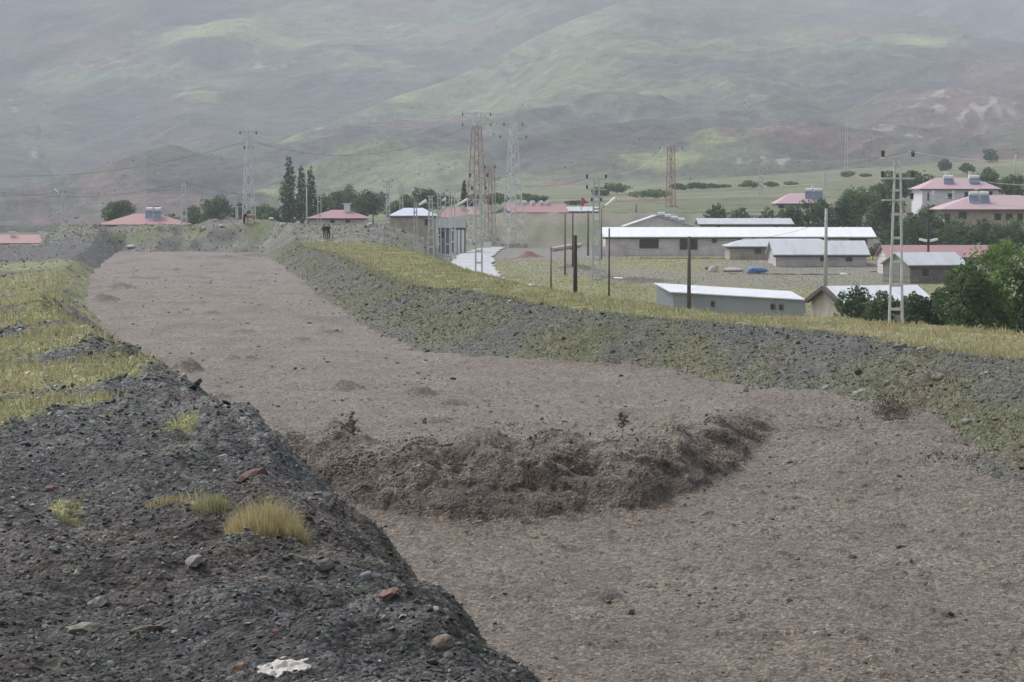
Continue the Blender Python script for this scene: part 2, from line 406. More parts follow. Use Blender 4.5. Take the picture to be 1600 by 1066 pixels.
HEAPS = []   # (x, y, rx, ry, h)
def heap_px(u, v, wpx, hpx, zg):
    y = YZ(v, zg); x = XU(u, v, y); HEAPS.append((x, y, wpx / 2 * y / F, wpx / 2 * y / F * 1.2, hpx * y / F))
heap_px(78, 494, 90, 14, -2.7); heap_px(225, 600, 90, 10, -2.0); heap_px(60, 475, 40, 6, -3.0)
heap_px(820, 405, 62, 12, PL); heap_px(905, 419, 75, 6, PL); heap_px(690, 433, 70, 5, PL)
heap_px(990, 428, 120, 5, PL); heap_px(800, 434, 40, 7, PL)
heap_px(70, 500, 110, 22, -2.5); heap_px(150, 532, 90, 14, -2.3); heap_px(205, 565, 80, 12, -2.1); heap_px(520, 850, 90, 14, -1.95); heap_px(700, 962, 150, 26, -1.95)

def detail(x, y, q, near):
    """small relief by zone"""
    d = 0
    g = 0.035 * pn(x / .45, y / .5, 51) + 0.02 * pn(x / .17, y / .19, 52)
    d = d + g * (y < 70)
    d = d + (0.010 * pn(x / .07, y / .075, 53)) * (y < 22)
    d = d + 0.07 * pn(x / 1.6, y / 1.9, 54) * (1 - .6 * ss(15, 25, y))
    onb = ss(0, .8, q['xc'] - x) * ss(-1.5, 0, x - q['xr']) * (y < 255)
    d = d + onb * (0.16 * pn(x / 1.1, y / 1.6, 55) + 0.06 * pn(x / .42, y / .8, 56) + 0.03 * pn(x / .2, y / .4, 57))
    onl = ss(-.6, .4, x - q['xcl']) * (1 - ss(0, 1, x - q['xl'])) * (y < 255)
    d = d + onl * (0.14 * pn(x / .8, y / 1.2, 58) + 0.06 * pn(x / .3, y / .5, 59))
    d = d + 0.5 * ss(340, 350, y) * (1 - ss(372, 385, y)) * (q['ramp'] > 0.02) * pn(x / 3, y / 9, 60)
    # worn undulating rim of the left bank
    rim = np.exp(-((x - q['xcl']) / 1.1) ** 2) * (y < 60)
    d = d + rim * (0.13 * pn(x / 1.4, y / 1.4, 61) + .07 * pn(x / .5, y / .5, 62) + .035 * pn(x / .2, y / .2, 63))
    return d
def H(x, y, fine=True):
    x = np.asarray(x, float); y = np.asarray(y, float)
    z, q = big_height(x, y)
    for hx, hy, rx, ry, h in HEAPS:
        r = np.sqrt(((x - hx) / rx) ** 2 + ((y - hy) / ry) ** 2)
        z = z + h * np.clip(1 - r, 0, 1) * (1.1 + .5 * pn(x * 1.7, y * 1.1, 77)) * (r < 1)
    if fine: z = z + detail(x, y, q, None)
    rw = ss(-11, -8.5, x) * (1 - ss(0, 2.5, x)) * ss(192, 202, y) * (1 - ss(338, 346, y)) * (x > K(y, XSH) + 5)
    z = z * (1 - rw) + (PL + .02) * rw
    return z, q
def h1(x, y): return float(H(np.array([x]), np.array([y]))[0][0])

# patches painted as real ground cover: (u, v, ru, rv, z)
def patch(u, v, ru, rv, z):
    y = YZ(v, z); y0 = YZ(v + rv, z); y1 = YZ(v - rv, z)
    return (XU(u, v, y), (y0 + y1) / 2, ru * y / F, (y1 - y0) / 2)
LGRASS = [patch(10, 555, 110, 40, -2.1), patch(50, 455, 100, 34, -3.8), patch(60, 425, 100, 30, -4.3), patch(90, 590, 110, 32, -2.0), patch(60, 505, 120, 26, -2.4), patch(20, 590, 130, 25, -2.0), patch(150, 595, 60, 22, -2.0), patch(20, 640, 70, 18, -1.95),
          patch(120, 632, 55, 12, -1.95), patch(50, 440, 100, 14, -4.2), patch(40, 410, 90, 9, -4.6), patch(30, 470, 70, 8, -3.3),
          patch(10, 545, 60, 18, -2.1), patch(280, 668, 30, 9, -1.95), patch(100, 780, 24, 6, -1.95), patch(300, 800, 26, 9, -1.95), patch(230, 398, 60, 4, -4.7)]
RGRASS = [patch(1090, 560, 55, 22, -5.2), patch(880, 540, 70, 16, -5.2), patch(1180, 600, 80, 24, -5.2), patch(1400, 610, 120, 22, -5.0), patch(700, 500, 60, 12, -5), patch(1560, 650, 60, 30, -5)]
def ell(x, y, L, seed, soft=.35):
    m = np.zeros_like(x)
    wob = 0.35 * pn(x / 1.3, y / 2.2, seed) + .25 * pn(x / .4, y / .7, seed + 1)
    for px, py, rx, ry in L:
        r = np.sqrt(((x - px) / rx) ** 2 + ((y - py) / ry) ** 2) + wob
        m = np.maximum(m, 1 - ss(1 - soft, 1 + soft, r))
    return m
def ground_masks(x, y, q):
    left = (x < (q['xl'] + q['xr']) / 2)
    gl = ell(x, y, LGRASS, 91) * left * (y < 260)
    top = ss(-.1, 1.0, x - q['xc'] + .5 * pn(x / 2, y / 3, 92) - .25) * (y < 262)
    onslope = (x > q['xr'] - 1) & (x < q['xc'])
    gs = ell(x, y, RGRASS, 93) * onslope * .8
    gs = np.maximum(gs, onslope * ss(0.0, .75, pn(x / 3.2, y / 4.2, 94) + .5 * ss(75, 100, y)) * .6)
    plain = (x > q['xsh']) & (y < 350) & ~left
    track = ell(x, y, [patch(850, 400, 120, 14, PL), patch(700, 415, 30, 16, PL), patch(1000, 425, 170, 9, PL), patch(1150, 436, 180, 11, PL - .6), patch(1300, 428, 190, 12, PL - .7), patch(1230, 442, 160, 9, PL - .7), patch(860, 388, 90, 5, PL)], 95)
    gp = plain * (1 - track)
    grass = np.maximum.reduce([gl, top * (y < 262), gs, gp * .95])
    return grass, left, onslope, plain, track

GRAVEL_D = np.array((0.050, 0.051, 0.053)); GRAVEL_L = np.array((0.17, 0.17, 0.172))
def ground_color(x, y, z, q):
    n1 = fbm(x / 1.3, y / 1.6, 4, 101); n2 = pn(x / .22, y / .3, 102); n3 = fbm(x / 6, y / 9, 3, 103)
    c = mixc(GRAVEL_D, GRAVEL_L, np.clip(.38 + .30 * n1 + .25 * n2, 0, 1))
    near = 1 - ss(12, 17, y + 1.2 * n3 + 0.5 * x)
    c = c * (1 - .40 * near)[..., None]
    c = mixc(c, (0.075, 0.082, 0.066), ss(-.1, .6, fbm(x / .8, y / .7, 3, 120)) * .55 * (y < 60))
    # reddish and brown earth in patches
    red = ss(.25, .8, n3 + .4 * pn(x / .5, y / .6, 104)) * (y < 60) * (x < q['xcl'] + 2)
    c = mixc(c, (0.11, 0.078, 0.062), red * .3)
    pale = ss(.62, .8, pn(x / .55, y / .45, 105) * .8 + .3 * pn(x / .2, y / .2, 106)) * (y < 17)
    c = mixc(c, (0.25, 0.24, 0.21), pale * .6)
    grass, left, onslope, plain, track = ground_masks(x, y, q)
    # greenish slope dirt
    c = mixc(c, (0.092, 0.096, 0.070), onslope * np.clip(.55 + .5 * n3, 0, .95))
    slate = onslope * ss(-.2, .5, pn(x / 4, y / 6, 107) - .3 * ss(80, 120, y)) * (1 - grass)
    c = mixc(c, (0.085, 0.088, 0.092), slate * .45)
    wet = onslope * (1 - ss(MUDZ + .1, MUDZ + .75, z + .25 * pn(x / .8, y / 1.3, 108)))
    c = mixc(c, (0.14, 0.135, 0.12), wet * .5)
    gv = pn(x / 2.4, y / 3.6, 109) + .6 * pn(x / .6, y / .9, 110)
    gc = mixc(np.array((0.20, 0.225, 0.10)) * np.ones(x.shape + (3,)), (0.31, 0.29, 0.15), np.clip(.4 + .5 * gv, 0, 1))
    straw = ss(.35, .9, pn(x / 3.1, y / 5, 111) + .5 * ss(1050, 1500, q['u']) * (y < 100))
    gc = mixc(gc, (0.30, 0.235, 0.12), straw * .7)
    gc = gc * (1 - .45 * onslope[..., None])
    c = mixc(c, gc * .9, grass * (.62 + .38 * ss(-.5, .3, n2)) )
    # plain
    c = mixc(c, (0.20, 0.19, 0.175), plain * track * .9)
    redm = ell(x, y, [(HEAPS[3][0], HEAPS[3][1], HEAPS[3][2] * 1.05, HEAPS[3][3])], 112, .15)
    c = mixc(c, (0.17, 0.085, 0.065), redm)
    darkm = ell(x, y, [(h[0], h[1], h[2] * 1.05, h[3]) for h in HEAPS[4:8]], 113, .3)
    c = mixc(c, (0.085, 0.08, 0.07), darkm * .85)
    # rubble ridge 1
    r1 = ss(228, 250, y) * (1 - ss(300, 310, y)) * ss(.2, .9, q['zz1'] - PL)
    rc = mixc(np.array((0.10, 0.10, 0.095)) * np.ones(x.shape + (3,)), (0.21, 0.21, 0.195), np.clip(.4 + .7 * pn(x / 1.5, y / 3, 114), 0, 1))
    rc = mixc(rc, (0.155, 0.17, 0.095), ss(.0, .7, pn(x / 5, y / 6, 115) + .25 * pn(x / 1.2, y / 1.5, 122) + .22) * .85)
    c = mixc(c, rc, r1)
    # earth bank
    bk = ((y > 340) & (y < 392)).astype(float) * (q['ramp'] > .01) * (q['ramp'] < .999) 
    bc = mixc(np.array((0.20, 0.185, 0.15)) * np.ones(x.shape + (3,)), (0.135, 0.15, 0.10), np.clip(.4 + .7 * fbm(x / 8, y / 14, 3, 116), 0, 1))
    c = mixc(c, bc, bk)
    # far fields
    ff = ss(376, 390, y)
    t = pn(x / 60, y / 16, 117); t2 = pn(x / 90, y / 24, 118)
    fc = mixc(np.array((0.17, 0.20, 0.11)) * np.ones(x.shape + (3,)), (0.30, 0.25, 0.17), ss(.25, .45, t))
    fc = mixc(fc, (0.15, 0.13, 0.125), ss(.2, .5, t2))
    fc = mixc(fc, (0.22, 0.26, 0.12), ss(.3, .5, -t))
    fc = mixc(fc, (0.10, 0.12, 0.075), ss(.1, .5, fbm(x / 40, y / 9, 3, 121)) * .7)
    fc = fc * (.74 + .2 * fbm(x / 9, y / 6, 3, 119))[..., None]
    c = mixc(c, fc, ff)
    return np.clip(c, .01, .9)

# ------------------------------------------------------------------ ground mesh
def s_cols():
    a = np.linspace(-.262, .262, 740)
    l = -np.geomspace(.264, .75, 60)[::-1]; r = np.geomspace(.264, .75, 60)
    return np.concatenate([l, a, r])
def make_ground():
    s = s_cols(); nr = 1350
    ys = np.geomspace(2.5, 1150, nr)
    S, Y = np.meshgrid(s, ys); X = S * Y
    Z, q = H(X, Y)
    # distant edge sinks below the hills
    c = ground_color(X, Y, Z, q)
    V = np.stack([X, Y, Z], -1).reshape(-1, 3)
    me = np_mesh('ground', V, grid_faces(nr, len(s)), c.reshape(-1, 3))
    o = link('ground', me, M['ground']); props(o, kind='structure')
make_ground()

# ------------------------------------------------------------------ mud flow
FRONT = [(-9, 46), (-6, 44.5), (-4.4, 42.7), (-3.5, 40), (-2.5, 39), (-1.2, 38.3), (0, 38.6), (1.2, 39.3), (2.5, 40.2), (3.65, 41.7), (4.6, 44.2), (5.4, 47), (6.2, 50), (7, 53), (9, 60), (12, 70)]
HUMPS = [(292, 578, 46, 20), (543, 608, 50, 11), (655, 620, 55, 12), (708, 632, 50, 8), (350, 405, 60, 5), (398, 403, 60, 6), (375, 408, 40, 4),
         (300, 405, 36, 4), (276, 424, 24, 5), (235, 437, 30, 4), (515, 520, 40, 4), (380, 520, 40, 5), (470, 533, 36, 4), (365, 562, 24, 6), (392, 562, 24, 6),
         (320, 437, 30, 4), (210, 436, 26, 3), (330, 491, 34, 4), (955, 932, 46, 14), (880, 852, 50, 6), (1200, 1000, 60, 8), (1225, 868, 34, 6), (690, 662, 40, 7), (1350, 1005, 26, 8), (190, 455, 50, 10), (165, 470, 40, 9), (340, 625, 40, 8), (345, 680, 70, 10)]
def mud_parts(X, Y):
    fx = K(X, FRONT) + .45 * pn(X / 1.5, X * 0 + 3.3, 201) + .2 * pn(X / .5, X * 0 + 1.3, 202)
    d = Y - fx
    A = K(X, [(-9, .2), (-6, .5), (-4.4, .85), (-2.5, 1.08), (0, .98), (2.5, 1.02), (4, .85), (5.0, .62), (6.0, .34), (7, .12), (8.5, 0.0), (20, 0)])
    A = A * (1 + .22 * pn(X / 1.1, Y / 3, 203))
    rise = ss(-.5, 4.6, d) ** .75
    dec = np.exp(-np.clip(d - 4.0, 0, None) / 5.0)
    wave = A * rise * dec
    churn = ss(-.05, .2, d) * (1 - ss(3.2, 8.0, d + 1.6 * pn(X / 1.6, Y / 2.2, 204))) * ss(.05, .75, A)
    xr = K(Y, XR)
    sup = .48 * ss(-6.5, 2.5, X - xr) * (1 - ss(57, 68, Y)) * ss(38, 52, Y) + .2 * ss(-3, 2, X - xr) * (1 - ss(75, 90, Y)) * ss(45, 60, Y)
    return d, wave, churn, sup, A
def mud_height(X, Y):
    d, wave, churn, sup, A = mud_parts(X, Y)
    z = MUDZ + wave + sup
    amb = .35 + .65 * ss(60, 100, Y)
    z = z + .10 * pn(X / 3.5, Y / 5, 211) + .05 * amb * pn(X / 1.3, Y / 1.6, 212) + .17 * ss(80, 150, Y) * np.abs(fbm(X / 3.5, Y / 8, 2, 245))
    g = .020 * pn(X / .28, Y / .34, 214) + .010 * pn(X / .11, Y / .14, 215) * (Y < 60)
    z = z + g * 1.4 + .035 * np.clip(pn(X / .55, Y / .8, 216) - .15, 0, 1)
    z = z + .05 * ss(.45, .8, fbm(X / .5, Y / .65, 2, 217)) * (Y < 80)
    lump = np.abs(pn(X / 2.1 + .3 * pn(X, Y, 233), Y / 2.0, 218)) + .35 * np.abs(pn(X / .8, Y / .8, 234))
    z = z + churn * (.52 * lump - .10 + .05 * fbm(X / .7, Y / .8, 2, 219) + .030 * fbm(X / .26, Y / .3, 2, 221) + .012 * pn(X / .09, Y / .1, 220))
    for u, v, wpx, hpx in HUMPS:
        y0 = YZ(v, MUDZ); x0 = XU(u, v, y0); r = wpx / 2 * y0 / F; hh = hpx * y0 / F
        m = (np.abs(X - x0) < r * 1.6) & (np.abs(Y - y0) < r * 2.5)
        if m.any():
            rr = ((X[m] - x0) / r) ** 2 + ((Y[m] - y0) / (r * 1.3)) ** 2
            z[m] += hh * np.clip(1 - rr * .6, 0, 1) ** 1.3 * (1 + .22 * fbm(X[m] / (r * .8), Y[m] / (r * .9), 3, 230))
    return z, churn, d, A, sup
def make_mud():
    s = np.concatenate([-np.geomspace(.262, .42, 30)[::-1], np.linspace(-.26, .26, 900), np.geomspace(.262, .62, 40)])
    ys = [15.0]
    while ys[-1] < 272:
        y = ys[-1]; k = .0032
        if 36 < y < 56: k = .0016
        ys.append(y * (1 + k))
    ys = np.array(ys); nr = len(ys)
    S, Y = np.meshgrid(s, ys); X = S * Y
    Z, churn, d, A, sup = mud_height(X, Y)
    # push the churned face forward and sideways so that it folds a little
    X2 = X + churn * .10 * fbm(X / .5, Y / .5, 2, 231)
    Y2 = Y - churn * (.30 * ss(.2, 1.1, Z - MUDZ) * (1 - ss(3, 5, d)) + .06 * fbm(X / .45, Y / .45, 2, 232))
    Y0_, Y = Y, Y + 1.7 * np.clip(Z - MUDZ, 0, 2) * np.clip(churn * 3, 0, 1)
    n1 = fbm(X / 2.2, Y / 3, 3, 241); n2 = fbm(X / .3, Y / .4, 3, 242)
    c = mixc(np.array((0.158, 0.124, 0.095)) * np.ones(X.shape + (3,)), (0.268, 0.220, 0.174), np.clip(.5 + .35 * n1 + .25 * n2, 0, 1))
    sp = ss(.35, .85, fbm(X / .5, Y / .62, 3, 243)) * (Y < 75)
    c = mixc(c, (0.085, 0.066, 0.054), sp * .6)
    sp2 = ss(.25, .7, pn(X / .10, Y / .14, 246)) * (Y < 60) + ss(.3, .8, pn(X / .3, Y / .45, 247)) * (Y >= 50)
    c = mixc(c, (0.078, 0.058, 0.045), sp2 * .62)
    lt = .7 * ss(.3, .8, pn(X / .16 + 9, Y / .22, 248)) * (Y < 60)
    c = mixc(c, (0.32, 0.28, 0.225), lt * .45)
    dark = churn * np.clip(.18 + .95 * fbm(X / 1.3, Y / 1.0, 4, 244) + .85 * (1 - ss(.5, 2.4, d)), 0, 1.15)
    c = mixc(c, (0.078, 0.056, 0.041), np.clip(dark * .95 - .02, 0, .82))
    Y = Y0_
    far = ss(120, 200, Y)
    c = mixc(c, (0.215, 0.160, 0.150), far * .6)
    strk = ss(.2, .7, fbm(X / 3.5, Y / 8, 3, 245)) * ss(60, 110, Y)
    c = mixc(c, (0.11, 0.078, 0.072), strk * .55)
    for u, v, wpx, hpx in HUMPS:
        y0 = YZ(v, MUDZ); x0 = XU(u, v, y0); r = wpx / 2 * y0 / F
        rr = ((X - x0) / r) ** 2 + ((Y - y0) / (r * 1.3)) ** 2 + .5 * n2
        c = mixc(c, (0.10, 0.074, 0.060), (1 - ss(.5, 1.3, rr)) * .75)
    # keep only the channel
    xl = K(Y, XL); xr = K(Y, XR)
    ok = (X > xl - 3.5) & (X < xr + 8)
    m = ok[:-1, :-1] & ok[1:, 1:] & ok[1:, :-1] & ok[:-1, 1:]
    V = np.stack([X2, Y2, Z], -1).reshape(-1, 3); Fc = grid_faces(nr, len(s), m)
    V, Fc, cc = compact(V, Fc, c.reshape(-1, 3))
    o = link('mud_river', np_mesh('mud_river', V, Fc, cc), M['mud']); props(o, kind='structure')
make_mud()

# ------------------------------------------------------------------ scattered pebbles, clods and droplets
def ico():
    t = (1 + 5 ** .5) / 2
    v = np.array([(-1, t, 0), (1, t, 0), (-1, -t, 0), (1, -t, 0), (0, -1, t), (0, 1, t), (0, -1, -t), (0, 1, -t), (t, 0, -1), (t, 0, 1), (-t, 0, -1), (-t, 0, 1)], float)
    v /= np.linalg.norm(v[0])
    f = np.array([(0, 11, 5), (0, 5, 1), (0, 1, 7), (0, 7, 10), (0, 10, 11), (1, 5, 9), (5, 11, 4), (11, 10, 2), (10, 7, 6), (7, 1, 8), (3, 9, 4), (3, 4, 2), (3, 2, 6), (3, 6, 8), (3, 8, 9), (4, 9, 5), (2, 4, 11), (6, 2, 10), (8, 6, 7), (9, 8, 1)])
    return v, f
ICO_V, ICO_F = ico()
def ico2():
    v = [tuple(p) for p in ICO_V]; f = []; cache = {}
    def mid(a, b):
        k = (min(a, b), max(a, b))
        if k not in cache:
            m = (np.array(v[a]) + np.array(v[b])) / 2; m /= np.linalg.norm(m); v.append(tuple(m)); cache[k] = len(v) - 1
        return cache[k]
    for a, b, c in ICO_F:
        ab, bc, ca = mid(a, b), mid(b, c), mid(c, a); f += [(a, ab, ca), (b, bc, ab), (c, ca, bc), (ab, bc, ca)]
    return np.array(v), np.array(f)
ICO2_V, ICO2_F = ico2()
def rot_mats(n, tilt=1.0):
    a = rng.uniform(0, 2 * np.pi, n); b = rng.normal(0, .5 * tilt, n); g = rng.normal(0, .5 * tilt, n)
    ca, sa, cb, sb, cg, sg = np.cos(a), np.sin(a), np.cos(b), np.sin(b), np.cos(g), np.sin(g)
    Rz = np.zeros((n, 3, 3)); Rz[:, 0, 0] = ca; Rz[:, 0, 1] = -sa; Rz[:, 1, 0] = sa; Rz[:, 1, 1] = ca; Rz[:, 2, 2] = 1
    Rx = np.zeros((n, 3, 3)); Rx[:, 0, 0] = 1; Rx[:, 1, 1] = cb; Rx[:, 1, 2] = -sb; Rx[:, 2, 1] = sb; Rx[:, 2, 2] = cb
    Ry = np.zeros((n, 3, 3)); Ry[:, 1, 1] = 1; Ry[:, 0, 0] = cg; Ry[:, 0, 2] = sg; Ry[:, 2, 0] = -sg; Ry[:, 2, 2] = cg
    return Rx @ Ry @ Rz
def blobs(name, pos, size, col, mat, flat=(1, .8, .45), jit=.28, tilt=1.0, smooth=False, hi=False, stretch=None):
    BV, BF = (ICO2_V, ICO2_F) if hi else (ICO_V, ICO_F)
    n = len(pos); nv = len(BV)
    sc_ = size[:, None] * np.array(flat) * rng.uniform(.7, 1.3, (n, 3))
    if stretch is not None: sc_ = sc_ * stretch
    v = BV[None] * (1 + jit * rng.uniform(-1, 1, (n, nv, 1)))
    v = v * sc_[:, None, :]
    v = np.einsum('nij,nkj->nki', rot_mats(n, tilt), v) + pos[:, None, :]
    f = BF[None] + (np.arange(n) * nv)[:, None, None]
    cc = np.repeat(col, nv, axis=0)
    me = np_mesh(name, v.reshape(-1, 3), f.reshape(-1, 3), cc, smooth)
    return link(name, me, mat)
def stone_cols(n, base=(.085, .087, .092), spread=.55):
    c = np.array(base)[None] * np.exp(rng.normal(0, spread, (n, 1)))
    k = rng.random(n)
    c[k < .06] = np.array((.17, .10, .08)) * rng.uniform(.6, 1.4, ((k < .06).sum(), 1))
    pk = k > .965
    c[pk] = np.array((.36, .35, .33)) * rng.uniform(.6, 1.2, (pk.sum(), 1))
    return np.clip(c * rng.uniform(.93, 1.07, (n, 3)), .01, .6)
def scatter_gravel():
    # near, uniform in (angle, log distance)
    n = 120000
    y = np.exp(rng.uniform(np.log(6.5), np.log(62), n)); x = rng.uniform(-.30, .12, n) * y
    q = big_height(x, y)[1]
    keep = (x < q['xcl'] + 2.2)
    g = ell(x, y, LGRASS, 91); keep &= (rng.random(n) > g * .85)
    x, y = x[keep], y[keep]
    z = H(x, y)[0]
    size = np.exp(rng.normal(np.log(.0046), .62, len(x))) * (.6 + y / 13)
    size = np.clip(size, .0028, np.where(y < 16, .024, .08))
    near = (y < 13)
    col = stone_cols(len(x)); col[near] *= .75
    o = blobs('gravel', np.stack([x, y, z + size * .12], -1), size, col, M['stone'])
    props(o, kind='stuff', label='dark grey gravel and stone chips on the near bank')
    # right bank scree
    n = 48000
    y = np.exp(rng.uniform(np.log(30), np.log(250), n))
    q = big_height(np.zeros(n), y)[1]
    t = rng.beta(1.0, 1.2, n) * 1.15
    x = q['xc'] + .5 - t * (q['xc'] - q['xr'])
    keep = (np.abs(x / y) < .33) & (rng.random(n) < np.clip(.8 - .5 * (y > 110), 0, 1))
    x, y = x[keep], y[keep]
    z = H(x, y)[0]
    size = np.clip(np.exp(rng.normal(np.log(.027), .55, len(x))) * (.6 + np.minimum(y, 95) / 190), .012, .14)
    col = stone_cols(len(x), (.085, .089, .075), .42)
    o = blobs('scree_rubble', np.stack([x, y, z + size * .1], -1), size, col, M['stone'], tilt=1.2)
    props(o, kind='stuff', label='slate chips and scree on the far bank of the channel')
    # rubble ridge and left far slope
    n = 17000
    y = rng.uniform(60, 285, n); y[::2] = rng.uniform(232, 275, len(y[::2])); x = (rng.uniform(-30, 700, n) - 800) / F * y
    q = big_height(x, y)[1]
    keep = ((x < q['xl'] + .3) & (rng.random(n) < .5)) | ((y > 235) & (q['zz1'] > -6.6)) 
    keep &= ~((x > q['xl']) & (x < q['xc']) & (y < 256))
    x, y = x[keep], y[keep]; z = H(x, y)[0]
    size = np.clip(np.exp(rng.normal(np.log(.065), .55, len(x))), .03, .4)
    col = stone_cols(len(x), (.16, .16, .155), .45)
    o = blobs('spoil_rubble', np.stack([x, y, z + size * .1], -1), size, col, M['stone'], tilt=1.2)
    props(o, kind='stuff', label='broken rubble strewn over the spoil bank in the distance')
scatter_gravel()

def scatter_mud():
    # clods floating on the flow
    n = 10000
    y = np.exp(rng.uniform(np.log(24), np.log(200), n)); x = rng.uniform(-.25, .27, n) * y
    xl, xr = K(y, XL), K(y, XR); keep = (x > xl + .2) & (x < xr + 1.5)
    keep &= rng.random(n) < .25 + .75 * ss(0, .5, pn(x / 2, y / 3, 301) + .1)
    x, y = x[keep], y[keep]; z = mud_height(x, y)[0]
    size = np.clip(np.exp(rng.normal(np.log(.020), .55, len(x))) * (.5 + y / 80), .01, .10)
    col = np.array((.10, .078, .062))[None] * np.exp(rng.normal(0, .3, (len(x), 1)))
    o = blobs('mud_clods_debris', np.stack([x, y, z + size * .1], -1), size, col, M['clod'], (1.2, 1, .55), .3, .5)
    props(o, kind='stuff', label='small dark clods carried on the mud flow')
    # droplets on and above the wave
    P_ = []; S_ = []
    n = 13000
    x = rng.uniform(-6, 7.2, n); d = np.abs(rng.normal(0, 1, n)) * 2.2 - .1
    y = K(x, FRONT) + d
    z, churn, dd, A, sup = mud_height(x, y)
    cl = ss(-.1, .6, pn(x / .8, y / .9, 302)); keep = rng.random(n) < (.2 + cl) * ss(.1, .6, A) * np.clip(churn + .15, 0, 1)
    x, y, z = x[keep], y[keep], z[keep]
    hgt = rng.exponential(.045, len(x)) - .01
    P_.append(np.stack([x, y - .3, z + hgt], -1)); S_.append(np.clip(np.exp(rng.normal(np.log(.0075), .5, len(x))), .004, .03))
    # spray jets: (u, v, depth, radius u px, radius v px, count, size)
    for u, v, y0, ru, rv, cnt, s0 in [(548, 663, 45, 7, 14, 130, .016), (540, 690, 44.5, 30, 16, 260, .012), (560, 740, 42.6, 30, 18, 500, .012), (500, 765, 42.4, 30, 10, 500, .013), (660, 725, 42.2, 22, 14, 350, .012), (845, 690, 43.5, 40, 8, 300, .011), (662, 657, 46, 4, 6, 40, .012), (973, 655, 47, 7, 10, 110, .018), (965, 690, 45, 40, 25, 150, .012),
                              (903, 712, 42.5, 16, 12, 220, .016), (895, 735, 42, 20, 20, 300, .016), (805, 665, 46, 30, 10, 60, .012), (1165, 690, 50, 26, 22, 1500, .010), (1125, 710, 49, 30, 14, 1300, .010), (1095, 740, 46, 40, 18, 900, .010),
                              (1185, 670, 52, 18, 14, 700, .009), (1395, 650, 53, 26, 26, 900, .013), (1400, 675, 52, 20, 14, 500, .013), (1385, 630, 54, 30, 18, 220, .014), (1290, 672, 52, 90, 26, 130, .012), (520, 775, 42.3, 50, 12, 420, .015),
                              (640, 800, 40.2, 60, 9, 500, .014), (740, 770, 41, 40, 30, 500, .014), (590, 740, 42, 60, 30, 600, .014), (1040, 680, 50, 60, 10, 120, .012), (1480, 720, 46, 60, 30, 160, .014), (655, 690, 45, 70, 10, 110, .012), (1120, 662, 54, 60, 10, 40, .016)]:
        uu = rng.normal(u, ru * .55, cnt); vv = rng.normal(v, rv * .55, cnt); yy = y0 + rng.normal(0, .35, cnt)
        pts = np.array([P(a, b, c) for a, b, c in zip(uu, vv, yy)])
        mz = mud_height(pts[:, 0], pts[:, 1])[0]; gz = H(pts[:, 0], pts[:, 1])[0]
        pts[:, 2] = np.maximum(pts[:, 2], np.maximum(mz, gz) + .01)
        P_.append(pts); S_.append(np.clip(np.exp(rng.normal(np.log(s0), .45, cnt)), .004, .06))
    pos = np.concatenate(P_); size = np.concatenate(S_)
    col = np.array((.125, .098, .080))[None] * np.exp(rng.normal(0, .4, (len(pos), 1)))
    o = blobs('mud_splashes', pos, size, col, M['clod'], (1, 1, 1.2), .35, 1.0)
    props(o, kind='stuff', label='brown droplets and clots thrown up by the mud wave')
scatter_mud()

# ------------------------------------------------------------------ grass
def blades(name, x, y, z, h, wdt, col, lean=.35, label=None, per=1):
    n = len(x)
    a = rng.uniform(0, 2 * np.pi, n); lx = rng.normal(0, lean, n) * h; ly = rng.normal(0, lean, n) * h
    dx = np.cos(a) * wdt; dy = np.sin(a) * wdt * .5
    b = np.stack([x, y, z - .02], -1)
    v = np.empty((n, 5, 3))
    v[:, 0] = b + np.stack([-dx, -dy, 0 * x], -1); v[:, 1] = b + np.stack([dx, dy, 0 * x], -1)
    m = b + np.stack([lx * .35, ly * .35, h * .6], -1)
    v[:, 2] = m + np.stack([-dx * .7, -dy * .7, 0 * x], -1); v[:, 3] = m + np.stack([dx * .7, dy * .7, 0 * x], -1)
    v[:, 4] = b + np.stack([lx, ly, h], -1)
    i = np.arange(n)[:, None] * 5
    f = np.concatenate([i + np.array([0, 1, 3]), i + np.array([0, 3, 2]), i + np.array([2, 3, 4])])
    me = np_mesh(name, v.reshape(-1, 3), f, np.repeat(col, 5, axis=0), False)
    o = link(name, me, M['grass'])
    if label: props(o, kind='stuff', label=label)
    return o
def gcols(n, mixv):
    g = np.array((.25, .28, .15)); s = np.array((.46, .40, .22)); t = np.array((.44, .36, .25))
    m = np.clip(mixv + rng.normal(0, .25, n), 0, 1)[:, None]
    c = g * (1 - m) + s * m
    k = rng.random(n) < .12; c[k] = t
    return c * rng.uniform(.7, 1.25, (n, 1))
